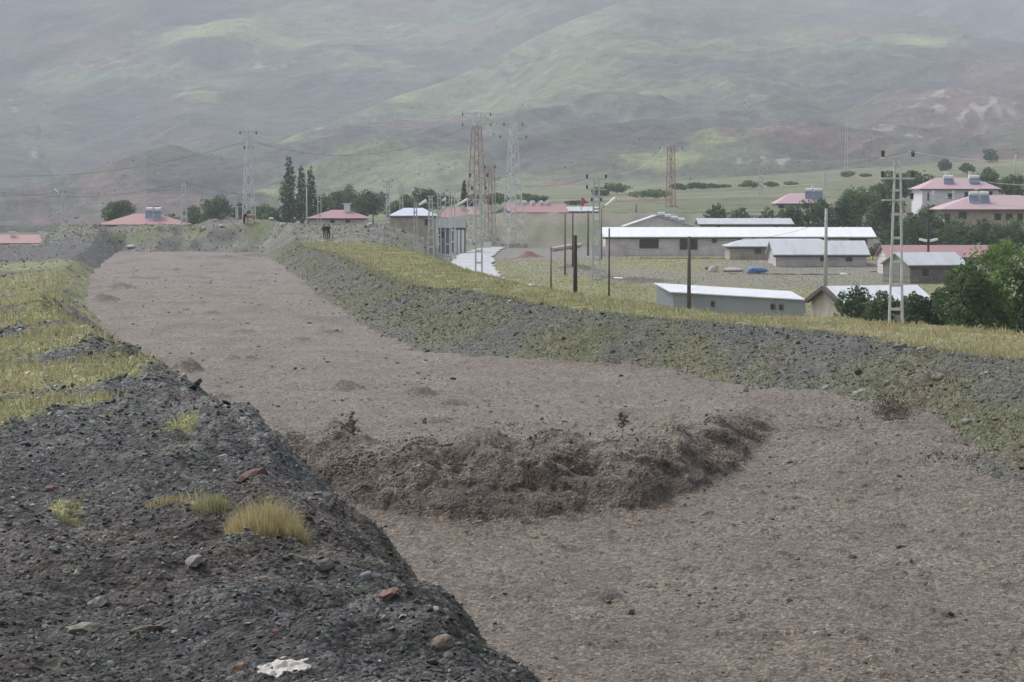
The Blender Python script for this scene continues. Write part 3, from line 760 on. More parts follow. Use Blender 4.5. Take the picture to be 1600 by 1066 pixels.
def grow():
    # levee top
    n = 130000
    y = np.exp(rng.uniform(np.log(45), np.log(235), n)); xc, xsh = K(y, XC), K(y, XSH)
    x = xc + rng.beta(1, 1.3, n) * (xsh - xc + 7) - .3
    keep = (np.abs(x / y) < .31)
    clump = pn(x / .8, y / 1.2, 311); keep &= rng.random(n) < .4 + .9 * clump + .4 * pn(x / 2.6, y / 4, 317)
    x, y = x[keep], y[keep]; z, q = H(x, y)
    mixv = .35 + .35 * pn(x / 3, y / 5, 312) + .4 * ss(1000, 1500, q['u']) * (y < 100)
    far = y / 100
    h = rng.uniform(.05, .24, len(x)) * (.9 + .7 * pn(x / 1.5, y / 2, 313))
    blades('grass', x, y, z, h, .012 + .012 * far, gcols(len(x), mixv), label='yellow-green grass along the top of the far bank')
    # left bank patches
    n = 90000
    y = np.exp(rng.uniform(np.log(9), np.log(150), n)); x = rng.uniform(-.31, .02, n) * y
    g = ell(x, y, LGRASS, 91); q = big_height(x, y)[1]
    keep = (rng.random(n) < g ** 1.5) & (x < q['xcl'] + .8)
    x, y = x[keep], y[keep]; z = H(x, y)[0]
    h = rng.uniform(.05, .16, len(x)) * (.5 + np.clip(y / 40, 0, 1.6))
    blades('grass_patches', x, y, z, h, .004 + y * .00016, gcols(len(x), .45 + .4 * pn(x / 2, y / 3, 314)), label='yellowing grass patches on the near gravel bank')
    # slope growth
    n = 34000
    y = np.exp(rng.uniform(np.log(38), np.log(220), n)); xc, xr = K(y, XC), K(y, XR)
    x = xr + rng.random(n) * (xc - xr)
    z, q = H(x, y); gm = ground_masks(x, y, q)[0]
    keep = (rng.random(n) < gm * .4) & (np.abs(x / y) < .31)
    x, y, z = x[keep], y[keep], z[keep]
    h = rng.uniform(.05, .18, len(x))
    c = gcols(len(x), .15 + .3 * pn(x / 2, y / 2, 315)) * np.array((.46, .46, .55))
    blades('slope_weeds', x, y, z, h, .010 + y * .00011, c, label='sparse green weeds on the side of the far bank')
    # plain
    n = 50000
    y = rng.uniform(120, 335, n); x = (rng.uniform(650, 1700, n) - 800) / F * y
    z, q = H(x, y); grass, left, ons, plain, track = ground_masks(x, y, q)
    keep = plain & (rng.random(n) < grass * .9) & (y < 340)
    x, y, z = x[keep], y[keep], z[keep]
    blades('meadow_grass', x, y, z, rng.uniform(.05, .16, len(x)), .03 + y * .0001, gcols(len(x), .3 + .3 * pn(x / 8, y / 9, 316)), label='green meadow grass on the flat ground below the bank')
grow()
def tuft(u, v, wpx, hpx, n, mixv, label, zg=-1.95):
    y0 = YZ(v, zg); x0 = XU(u, v, y0); r = wpx / 2 * y0 / F
    a = rng.uniform(0, 2 * np.pi, n); rr = np.sqrt(rng.random(n)) * r
    x = x0 + rr * np.cos(a); y = y0 + rr * np.sin(a) * .8 + r * .2; z = H(x, y)[0]
    h = hpx * y0 / F * rng.uniform(.4, 1.1, n) * (1 - .5 * (rr / r) ** 2)
    o = blades('grass_tuft', x, y, z, h, .0022, gcols(n, mixv), .28)
    props(o, label, 'grass tuft', 'grass tufts on the near bank')
tuft(410, 838, 118, 72, 2200, 1.15, 'large yellow straw-coloured grass tuft at the edge of the dark bank')
tuft(462, 842, 44, 44, 700, .85, 'small dry orange-tan grass tuft beside the large yellow tuft')
tuft(255, 803, 60, 22, 420, .9, 'low brownish dry grass tuft on the dark gravel')
tuft(108, 788, 46, 22, 380, .2, 'low green weed tuft alone on the dark gravel at the left')
tuft(330, 812, 60, 36, 520, .15, 'green weed tuft between dry grass and the yellow tuft')
tuft(438, 775, 30, 34, 220, .05, 'small green weed tuft beside the pale slab at the rim')
tuft(1085, 600, 50, 30, 700, .6, 'yellow-tan dry weed clump at the foot of the far bank', -5.4)

# ------------------------------------------------------------------ single rocks
def rock(u, v, wpx, hpx, zg, colr, label, dpx=None, seed=0, tilt=(0, 0), mat=None, name='rock', cat='rock', group='loose rocks'):
    y0 = YZ(v, zg)
    for _ in range(6):
        x0 = XU(u, v, y0); zz = h1(x0, y0); y0 = y0 * .5 + .5 * YZ(v, zz)
    x0 = XU(u, v, y0); zz = h1(x0, y0)
    wr = wpx / 2 * y0 / F; hr = hpx / 2 * y0 / F
    r2 = np.random.default_rng(seed)
    v_ = ICO2_V.copy()
    v_ = np.sign(v_) * np.abs(v_) ** .8
    v_ *= (1 + .20 * r2.uniform(-1, 1, (len(v_), 1)))
    v_ = v_ * np.array((wr, wr * .8, hr)) * (.85 if y0 < 25 else 1)
    e = Euler((tilt[0], tilt[1], r2.uniform(-.5, .5))).to_matrix()
    v_ = v_ @ np.array(e).T
    o = link(name, np_mesh(name, v_, ICO2_F, np.tile(np.array(colr) * .58, (len(v_), 1)) * r2.uniform(.85, 1.15, (len(v_), 1)), False), mat or M['stone'])
    o.location = (x0, y0, zz + hr * .18)
    props(o, label, cat, group)
    return o
rk = [(152, 945, 40, 22, -1.9, (.38, .38, .35), 'pale angular rock lying in the dark gravel near the left'),
      (606, 930, 40, 16, -1.9, (.26, .15, .12), 'flat reddish stone on the bank near the drop-off'),
      (690, 1008, 42, 26, -1.9, (.27, .20, .17), 'rounded pinkish stone close to the bottom edge of the bank'),
      (508, 887, 34, 26, -1.9, (.20, .18, .16), 'round grey-brown stone right of the yellow tuft'),
      (411, 908, 22, 16, -1.9, (.36, .30, .24), 'small tan stone in the middle of the dark gravel'),
      (396, 752, 56, 34, -1.9, (.13, .06, .045), 'dark red-brown block at the rim behind the yellow tuft'),
      (453, 782, 34, 12, -1.9, (.40, .38, .34), 'pale slab resting on a dark purple stone at the rim'),
      (408, 748, 40, 22, -1.9, (.25, .24, .27), 'grey-violet rock at the rim above the red-brown block'),
      (82, 765, 30, 12, -1.9, (.17, .10, .08), 'small rusty red stone among grey chips on the flat bank'),
      (348, 716, 20, 10, -1.9, (.42, .41, .39), 'small white stone near the rim of the flat bank'),
      (572, 903, 24, 18, -1.9, (.27, .29, .34), 'bluish grey stone half buried near the rim'),
      (300, 880, 46, 18, -1.9, (.30, .29, .26), 'long pale rock in the sloping dark gravel'),
      (375, 1047, 24, 22, -1.9, (.30, .20, .13), 'small tan stone just left of the white rag'),
      (1465, 596, 18, 16, -4.6, (.46, .44, .37), 'pale upright slab high on the far bank near the right'),
      (1225, 620, 16, 13, -5.1, (.48, .47, .43), 'white pointed stone low on the grassy far bank'),
      (1344, 609, 24, 8, -4.9, (.38, .37, .32), 'flat pale slab halfway down the far bank'),
      (1290, 608, 16, 6, -4.9, (.33, .33, .29), 'thin grey slab left of the flat pale slab on the far bank'),
      (1334, 621, 10, 8, -5.0, (.42, .41, .38), 'little pale stone just under the flat slab on the far bank'),
      (1441, 546, 20, 7, -4.25, (.42, .42, .40), 'pale flat stone on the crest of the far bank'),
      (1405, 543, 24, 9, -4.25, (.24, .25, .27), 'grey rock on the crest of the far bank beside the pale flat stone'),
      (1438, 690, 18, 10, -5.2, (.30, .29, .25), 'greenish grey rock at the mud edge below the splash'),
      (1511, 661, 18, 12, -4.9, (.32, .32, .29), 'grey rock low on the far bank near the right edge'),
      (862, 514, 9, 10, -4.9, (.46, .47, .42), 'small white stone on the slope of the far bank below the meadow'),
      (594, 447, 12, 7, -4.5, (.42, .41, .38), 'pale stone on the crest where the far bank bends'),
      (622, 508, 12, 6, -5.2, (.30, .31, .28), 'greyish slab low on the bend of the far bank'),
      (1380, 760 - 60, 12, 8, -5.3, (.28, .25, .22), 'small muddy stone at the splash against the far bank'),
      (51, 908 - 33, 10, 8, -1.9, (.45, .44, .43), 'tiny white pebble on the dark gravel at the far left'),
      (230, 1030 - 45, 60, 24, -1.9, (.20, .16, .13), 'broad brown half-buried rock near the bottom left'),
      (130, 985, 66, 26, -1.9, (.27, .27, .22), 'broad greenish pale half-buried rock at the bottom left')]
for i, (u, v, wp, hp, zg, c, lb) in enumerate(rk):
    rock(u, v, wp, hp, zg, c, lb, seed=i, tilt=(random.uniform(-.3, .3), random.uniform(-.5, .1)))
# pale boulders on the far ridge
far_rocks = [(73, 372, 9, 15, 'tall pale stone beside the red roof at the far left'), (205, 388, 14, 6, 'flat pale stone on the green spoil slope at the left'), (424, 346, 9, 5, 'white stone on the ridge near the two lattice legs'),
             (345, 340, 8, 5, 'white stone on the ridge left of the calf'), (312, 336, 5, 12, 'thin upright white stone on the ridge beside the pole'), (318, 340, 7, 7, 'squat white stone next to the thin upright one'),
             (625, 374, 7, 4, 'white fleck of stone on the rubble slope below the grey hip roof'), (578, 366, 7, 5, 'pale stone on the rubble slope left of the white fleck'), (466, 343, 6, 5, 'small white stone on the ridge left of the red hip roof'), (442, 387, 10, 8, 'pale boulder at the far bend of the bank')]
for i, (u, v, wp, hp, lb) in enumerate(far_rocks):
    y0 = 262.0 if v > 350 else 268.0
    x0 = XU(u, v, y0); zz = h1(x0, y0)
    r2 = np.random.default_rng(100 + i)
    vv = ICO2_V * (1 + .15 * r2.uniform(-1, 1, (len(ICO2_V), 1))) * np.array((wp / 2, wp / 2, hp / 2)) * y0 / F
    o = link('rock', np_mesh('rock', vv, ICO2_F, np.tile(np.array((.48, .47, .45)), (len(vv), 1)), False), M['stone'])
    o.location = (x0, y0, zz + hp / 3 * y0 / F); props(o, lb, 'rock', 'pale rocks on the far ridge')

# crumpled rag
def rag():
    y0 = YZ(1043, -1.95)
    for _ in range(6): y0 = .5 * y0 + .5 * YZ(1043, h1(XU(445, 1043, y0), y0))
    x0 = XU(445, 1043, y0); n = 44
    gx, gy = np.meshgrid(np.linspace(-1, 1, n), np.linspace(-1, 1, n))
    r = np.sqrt(gx ** 2 + gy ** 2) + .35 * pn(gx * 2, gy * 2, 401)
    wx = gx * .115 * (1 + .2 * pn(gx * 1.5, gy * 1.5, 402)); wy = gy * .10
    z = H(x0 + wx, y0 + wy, True)[0]
    z0 = z + .006 + .030 * np.clip(ridged(gx * 1.1, gy * 1.0, 2, 403) - .5, 0, 2) * np.clip(1.1 - r, 0, 1) + .006 * pn(gx * 4, gy * 4, 404)
    m = (r < 1.0); mm = m[:-1, :-1] & m[1:, 1:] & m[1:, :-1] & m[:-1, 1:]
    V = np.stack([x0 + wx, y0 + wy, z0], -1).reshape(-1, 3); Fc = grid_faces(n, n, mm); V, Fc = compact(V, Fc)
    o = link('rag', np_mesh('rag', V, Fc, None), M['cloth_white']); props(o, 'crumpled dirty white rag lying on the gravel at the bottom', 'rag')
    md = o.modifiers.new('solid', 'SOLIDIFY'); md.thickness = .006
rag()

# ------------------------------------------------------------------ road
def road():
    kn = [(150, -5, 0), (175, -3.6, .2), (198, -3.8, -1.0), (225, -6.4, -1.6), (254, -7.6, -2.5), (292, -7.8, -2.6), (320, -6.7, -2.2), (334, -5.7, -1.4), (352, -3.5, -.8)]
    ys = np.linspace(150, 346, 200); a = np.interp(ys, [k[0] for k in kn], [k[1] for k in kn]); b = np.interp(ys, [k[0] for k in kn], [k[2] for k in kn])
    ker = np.ones(17) / 17; a = np.convolve(np.pad(a, 8, 'edge'), ker, 'valid'); b = np.convolve(np.pad(b, 8, 'edge'), ker, 'valid')
    nc = 16; t = np.linspace(0, 1, nc)[None]
    X = a[:, None] * (1 - t) + b[:, None] * t + .5 * fbm(ys[:, None] / 7 + t * 0, np.round(t) * 5.3 + 0 * ys[:, None], 3, 411) * np.abs(2 * t - 1) ** 2; Y = np.repeat(ys[:, None], nc, 1)
    Z = PL + .16 + .05 * np.sin(np.pi * t) + 0 * X
    wet = .5 + .5 * pn(X / 1.6, Y / 5, 412)
    me = np_mesh('road', np.stack([X, Y, Z], -1).reshape(-1, 3), grid_faces(200, nc), None)
    m, n, bb = new_mat('wet_asphalt')
    tc = N(n, 'ShaderNodeTexCoord'); no = N(n, 'ShaderNodeTexNoise', Scale=.35, Detail=6, Roughness=.6); n.links.new(tc.outputs['Object'], no.inputs['Vector'])
    r1 = N(n, 'ShaderNodeMapRange'); r1.inputs[1].default_value = .35; r1.inputs[2].default_value = .65; r1.inputs[3].default_value = .25; r1.inputs[4].default_value = .6
    n.links.new(no.outputs[0], r1.inputs[0]); n.links.new(r1.outputs[0], bb.inputs['Roughness'])
    bb.inputs['Base Color'].default_value = (.38, .385, .41, 1); bb.inputs['Specular IOR Level'].default_value = 1.0
    props(link('road', me, m), kind='structure')
    # pale concrete kerb of the side track
    p = [P(862, 393, YZ(393, PL)), P(890, 389, YZ(389, PL)), P(925, 384, YZ(384, PL))]
    mb = MB()
    for i in range(2): mb.bar((p[i][0], p[i][1], PL + .35), (p[i + 1][0], p[i + 1][1], PL + .45), .5, .5, 6)
    o = mb.build('concrete_pipe', M['concrete_pole']); props(o, 'long pale concrete pipe lying at the foot of the earth bank', 'pipe')
road()

# ------------------------------------------------------------------ hills
def hill(name, u0, u1, nu, base, crest, y0, y1, nt_, relief, seed, colf, gully=(230, 1500), drop=1.25):
    us = np.linspace(u0, u1, nu); ts = np.concatenate([np.linspace(-.04, 1, nt_), np.linspace(1.01, drop, 16)])
    U, T = np.meshgrid(us, ts)
    vb, vc, ya, yb = K(U, base), K(U, crest), K(U, y0), K(U, y1)
    Y = ya + (yb - ya) * T
    Tc = np.clip(T, -.04, 1)
    fT = 1 - (1 - np.clip(Tc, 0, 1)) ** 1.12
    v = vb + (vc - vb) * fT
    X = (U - 800) / F * Y
    Z = -(v - HOR) / F * Y
    Z = np.where(T > 1, -(vc - HOR) / F * yb - (Y - yb) * .35, Z)
    Z = np.where(T < 0, Z + T * 300, Z)
    env = np.clip(T * 6, 0, 1) * (1 - ss(.86, 1.0, T))
    g1 = 1.1 - 1.6 * np.sqrt(pn((X - .34 * Y) / gully[0] + .8 * pn(X / 500, Y / 500, seed + 5), Y / gully[1], seed) ** 2 + .012) + .22 * ridged((X - .5 * Y) / 95, Y / 420, 3, seed + 1)
    g2 = fbm(X / 260, Y / 300, 4, seed + 2)
    Z = Z + env * relief * (1.35 * (g1 - .9) + .8 * g2)
    c = colf(U, v, X, Y, g1)
    V = np.stack([X, Y, Z], -1).reshape(-1, 3)
    o = link(name, np_mesh(name, V, grid_faces(len(ts), nu), np.clip(c, .01, .8).reshape(-1, 3)), M['hill'])
    props(o, kind='structure'); o['_'] = 1
    del o['_']
    return (us, ts, X, Y, Z)
def el2(U, V, L, seed):
    m = np.zeros_like(U); wob = .45 * fbm(U / 26, V / 9, 3, seed)
    for a, b, ra, rb in L:
        m = np.maximum(m, 1 - ss(.5, 1.4, np.sqrt(((U - a) / ra) ** 2 + ((V - b) / rb) ** 2) + wob))
    return m
def hill_col(seed, green, brown, GL=(), BL=(), YL=(), RL=(), WL=(), bmix=0.0):
    def f(U, V, X, Y, g1):
        one = np.ones(U.shape + (3,))
        n = fbm(U / 120, V / 28, 4, seed); n2 = fbm(U / 22, V / 8, 3, seed + 3); terr = pn(U / 260, V / 4.5, seed + 7)
        c = mixc(np.array(green) * one, brown, np.clip(bmix + .45 * n + .25 * n2 + .12 * terr + .45 * (.9 - g1), 0, 1))
        c = mixc(c, (0.175, 0.20, 0.135), el2(U, V, GL, seed + 20) * .9)
        c = mixc(c, (0.25, 0.275, 0.145), el2(U, V, YL, seed + 21) * .85)
        c = mixc(c, (0.175, 0.125, 0.125), el2(U, V, RL, seed + 22) * .7)
        c = mixc(c, (0.095, 0.095, 0.10), el2(U, V, BL, seed + 23) * .8)
        c = mixc(c, (0.42, 0.41, 0.40), el2(U, V, WL, seed + 24) * ss(.1, .6, n2 + .1) * .45)
        c = c * (1 + .20 * terr[..., None]) * (1 + .22 * pn(U / 5, V / 2.6, seed + 9)[..., None])
        return c
    return f
GR, BR = (0.122, 0.134, 0.102), (0.082, 0.076, 0.080)
MAIN = hill('hill', -700, 2300, 900,
    [(-700, 352), (0, 352), (250, 347), (560, 322), (800, 306), (1000, 296), (1300, 284), (1600, 268), (2300, 250)],
    [(-700, 330), (-200, 322), (-60, 320), (60, 322), (130, 288), (230, 240), (350, 243), (440, 225), (520, 192), (620, 152), (700, 128), (770, 95), (840, 58), (900, 32), (960, 10), (1010, 0), (1060, 2), (1150, 18), (1300, 43), (1450, 60), (1530, 63), (1600, 70), (1700, 85), (2300, 150)],
    [(-700, 1000), (2300, 1000)], [(-700, 1350), (230, 1400), (520, 1900), (840, 2500), (1060, 2800), (1600, 2600), (2300, 2500)], 420, 15, 501,
    hill_col(511, GR, BR,
        GL=[(760, 150, 200, 60), (1000, 120, 220, 70), (620, 270, 150, 22), (900, 290, 260, 14), (1180, 70, 200, 30), (560, 275, 110, 14), (860, 30, 140, 40)],
        YL=[(450, 212, 62, 20), (612, 146, 32, 13), (1420, 66, 65, 10), (1110, 245, 42, 7), (1040, 262, 60, 6), (780, 75, 60, 10), (480, 300, 100, 6)],
        RL=[(1500, 170, 140, 50), (1300, 205, 120, 16), (1560, 110, 90, 30), (1250, 232, 160, 12), (240, 300, 130, 30), (160, 335, 130, 12), (650, 200, 80, 12), (720, 185, 60, 10), (1330, 60, 60, 10), (1040, 60, 80, 14), (860, 18, 90, 10), (1540, 250, 90, 12), (880, 285, 40, 5), (780, 72, 50, 9)],
        BL=[(320, 285, 110, 16), (560, 235, 90, 22), (700, 225, 90, 26), (930, 200, 130, 34), (1080, 160, 90, 22), (1150, 200, 160, 24), (1400, 130, 120, 22), (840, 250, 80, 16), (450, 262, 80, 16), (1000, 240, 90, 14), (1100, 115, 130, 14), (640, 240, 60, 12)],
        WL=[(1500, 178, 90, 14), (1480, 210, 60, 10), (1390, 205, 70, 8), (1220, 262, 60, 6), (1160, 262, 40, 5)], bmix=.38))
MID = hill('hill', -700, 1500, 640,
    [(-700, 330), (0, 330), (300, 300), (600, 240), (900, 150), (1500, 60)],
    [(-700, -90), (0, -95), (500, -75), (900, -60), (1050, -20), (1500, 40)],
    [(-700, 1700), (300, 1800), (700, 2300), (1500, 2700)], [(-700, 2900), (1500, 3300)], 330, 14, 601,
    hill_col(611, (0.122, 0.140, 0.100), (0.090, 0.080, 0.088),
        GL=[(420, 62, 220, 26), (620, 30, 200, 34), (330, 110, 140, 20), (560, 110, 120, 18), (100, 110, 60, 20)],
        YL=[(355, 62, 95, 15), (310, 150, 42, 8), (460, 72, 60, 8)],
        RL=[(150, 70, 60, 20), (170, 88, 50, 10), (270, 170, 60, 14), (310, 215, 60, 10), (620, 6, 90, 14), (390, 168, 40, 7), (745, 40, 40, 10)],
        BL=[(330, 90, 110, 12), (520, 150, 130, 26), (60, 20, 90, 22), (360, 200, 110, 26), (430, 110, 100, 18), (200, 180, 80, 40), (640, 90, 80, 14)],
        WL=[(170, 88, 55, 7), (420, 105, 60, 6)], bmix=.42), gully=(300, 1500))
LEFTH = hill('hill', -900, 330, 330,
    [(-900, 360), (0, 352), (330, 352)],
    [(-900, -220), (-300, -100), (0, 72), (60, 112), (100, 190), (130, 262), (170, 312), (230, 352), (330, 372)],
    [(-900, 1500), (330, 1500)], [(-900, 2750), (0, 2650), (170, 2300), (330, 2000)], 260, 12, 701,
    hill_col(711, (0.118, 0.130, 0.100), (0.088, 0.080, 0.086),
        GL=[(30, 110, 60, 14), (120, 300, 60, 12), (70, 220, 40, 12)], RL=[(6, 182, 30, 14), (60, 340, 80, 10), (20, 350, 60, 8)],
        BL=[(60, 180, 80, 50), (20, 250, 60, 40)], WL=[(64, 236, 12, 16), (95, 242, 12, 14), (20, 160, 30, 14), (110, 290, 18, 12), (162, 236, 12, 10)], bmix=.5), gully=(200, 900))
BACKH = hill('mountain', 700, 2600, 360,
    [(700, 120), (1500, 120), (2600, 150)],
    [(700, -60), (1100, -75), (1450, -50), (1800, -60), (2600, -90)],
    [(700, 3000), (2600, 3000)], [(700, 3900), (2600, 3900)], 180, 20, 801,
    hill_col(811, (0.12, 0.14, 0.12), (0.105, 0.10, 0.115), GL=[(1250, 20, 120, 10)], BL=[(1400, 30, 200, 20)], bmix=.55), gully=(200, 900))

# shrubs on the hillsides (far too many to count)
def hill_shrubs():
    pos = []; size = []
    for (us, ts, X, Y, Z), n, dens in ((MAIN, 2600, 1.0), (MID, 1200, .9), (LEFTH, 700, 1.0)):
        i = rng.integers(10, len(ts) - 30, n * 3); j = rng.integers(5, len(us) - 5, n * 3)
        x, y, z = X[i, j], Y[i, j], Z[i, j]
        u = 800 + F * x / y; v = HOR - F * z / y
        k = pn(u / 90, v / 26, 901) + .6 * pn(u / 22, v / 9, 902)
        keep = (k > .05) & (u > -250) & (u < 1850) & (v > -40)
        x, y, z = x[keep][:n], y[keep][:n], z[keep][:n]
        pos.append(np.stack([x + rng.uniform(-6, 6, len(x)), y, z - .05], -1)); size.append(np.exp(rng.normal(np.log(.42), .35, len(x))) * (.6 + y / 6000))
    pos = np.concatenate(pos); size = np.concatenate(size)
    col = np.array((.072, .088, .066))[None] * rng.uniform(.7, 1.5, (len(pos), 1))
    o = blobs('hillside_shrubbery', pos, size, col, M['leaf'], (1.3, 1.3, .9), .3, .4, hi=False)
    props(o, kind='stuff', label='dark scrub dotted over the hillsides')
hill_shrubs()

# ------------------------------------------------------------------ trees
def crown_mesh(blobs_, n, leaf, col, seed, droop=0.0):
    r = np.random.default_rng(seed)
    B = np.array(blobs_, float)            # cx cy cz rx ry rz
    w_ = (B[:, 3] * B[:, 4] * B[:, 5]) ** .7; w_ /= w_.sum()
    k = r.choice(len(B), n, p=w_)
    d = r.normal(0, 1, (n, 3)); d /= np.linalg.norm(d, axis=1)[:, None]
    rad = r.uniform(.25, 1.0, n) ** .45
    lump = 1 + .22 * pn(d[:, 0] * 2.2 + k, d[:, 2] * 2.2 + k * 1.7, seed + 1) + .12 * r.normal(0, 1, n)
    p = B[k, :3] + d * (rad * lump)[:, None] * B[k, 3:6]
    # clumps: pull leaves to random centres
    nc = max(8, n // 22); cc = p[r.integers(0, n, nc)]
    m = r.integers(0, nc, n); nearc = np.argmin(((p[:, None, :] - cc[None, :min(nc, 160)]) ** 2).sum(-1), axis=1)
    p = p * .76 + cc[:min(nc, 160)][nearc] * .24
    q = r.normal(0, 1, (n, 2, 3)); a = q[:, 0] / np.linalg.norm(q[:, 0], axis=1)[:, None]
    b = q[:, 1] - (q[:, 1] * a).sum(1)[:, None] * a; b /= np.linalg.norm(b, axis=1)[:, None]
    s = leaf * r.uniform(.6, 1.4, n)[:, None]
    v = np.stack([p - a * s, p - b * s * .55, p + a * s, p + b * s * .55], 1)
    f = np.arange(n)[:, None] * 4 + np.array([0, 1, 2, 3])
    tone = r.uniform(.6, 1.5, len(B))[k] * .4 + .6
    ct_ = r.uniform(.65, 1.4, min(nc, 160))[nearc]
    c = np.array(col)[None] * (tone * ct_ * r.uniform(.7, 1.3, n))[:, None]
    c = c * np.array((1, 1, 1)) 
    return np_mesh('crown', v.reshape(-1, 3), f, np.repeat(np.clip(c, .008, .5), 4, axis=0), False)
def tree(u, vt, vb, wpx, y, kind, label, group, colr=(.06, .09, .04), n=None, seed=None, name='tree', cat='tree', zb=None):
    if kind in ('round', 'bush'): wpx = wpx * 1.25
    seed = seed if seed is not None else (int(u) * 7 + int(vt)) % 9973
    r = random.Random(seed)
    x = XU(u, vt, y); zt = ZV(vt, y); z0 = zb if zb is not None else min(ZV(vb, y), h1(x, y) if y < 1150 else 0)
    if zb is None: z0 = h1(x, y)
    h = max(zt - z0, 1.0); W = wpx * y / F
    t = thing(name, label, cat, (x, y, z0), 0, group)
    leaf = max(.11, y * .00055); bl = []
    cb = {'poplar': .10, 'round': .18, 'bush': .0, 'conifer': .08, 'sparse': .28}[kind] * h
    ch = h - cb
    if kind == 'poplar':
        for i in range(9):
            f_ = (i + .5) / 9; rw = W / 2 * (.6 + .45 * math.sin(math.pi * min(1, f_ * 1.1 + .1))) * (1 - .35 * f_ ** 4)
            bl.append((r.uniform(-.15, .15) * W, r.uniform(-.1, .1) * W, cb + ch * f_, rw, rw, ch * .13))
    elif kind == 'conifer':
        for i in range(7):
            f_ = (i + .5) / 7; rw = W / 2 * (1.05 - f_ * .85); bl.append((0, 0, cb + ch * f_, rw, rw, ch * .1))
    else:
        k = {'round': 11, 'bush': 10, 'sparse': 9}[kind]
        bl.append((0, 0, cb + ch * .50, W * .36, W * .36, ch * .42))
        for i in range(k):
            an = r.uniform(0, 6.28); rr = r.uniform(.12, .34) * W; zz = cb + ch * r.uniform(.16, .80)
            s_ = r.uniform(.17, .27); q_ = 1 - .35 * max(0, (zz - cb) / ch - .5)
            bl.append((math.cos(an) * rr * q_, math.sin(an) * rr * q_, zz, W * s_, W * s_, ch * s_ * .95))
        bl.append((r.uniform(-.1, .1) * W, 0, cb + ch * .84, W * .17, W * .17, ch * .16))
    n = n or int(min(15000, max(1400, (W * h) / (leaf * leaf) * (3.4 if kind != 'sparse' else .9))))
    link('crown', crown_mesh(bl, n, leaf, colr, seed), M['leaf'], t)
    mb = MB(); tr = max(.06, .022 * h)
    top = Vector((r.uniform(-.05, .05) * W, 0, cb + ch * .6)); a = Vector((0, 0, -.3)); mid_ = Vector((r.uniform(-.03, .03) * W, 0, max(cb, .2 * h)))
    mb.bar(a, mid_, tr * 1.3, tr, 7); mb.bar(mid_, top, tr, tr * .3, 6)
    for b in bl[1:8]:
        s0 = mid_.lerp(top, r.uniform(.0, .7)); mb.bar(s0, Vector(b[:3]), tr * .5, tr * .12, 5)
    mb.build('trunk', M['bark'], t)
    return t
D_, Md, Lt, Yl, Ol = (.080, .125, .065), (.115, .17, .08), (.14, .19, .085), (.2, .24, .1), (.17, .18, .09)
GB = 'trees behind the far houses'; GR_ = 'trees around the barns and villas'; GF = 'trees on the far plain'; GN = 'bushes below the near lattice pole'
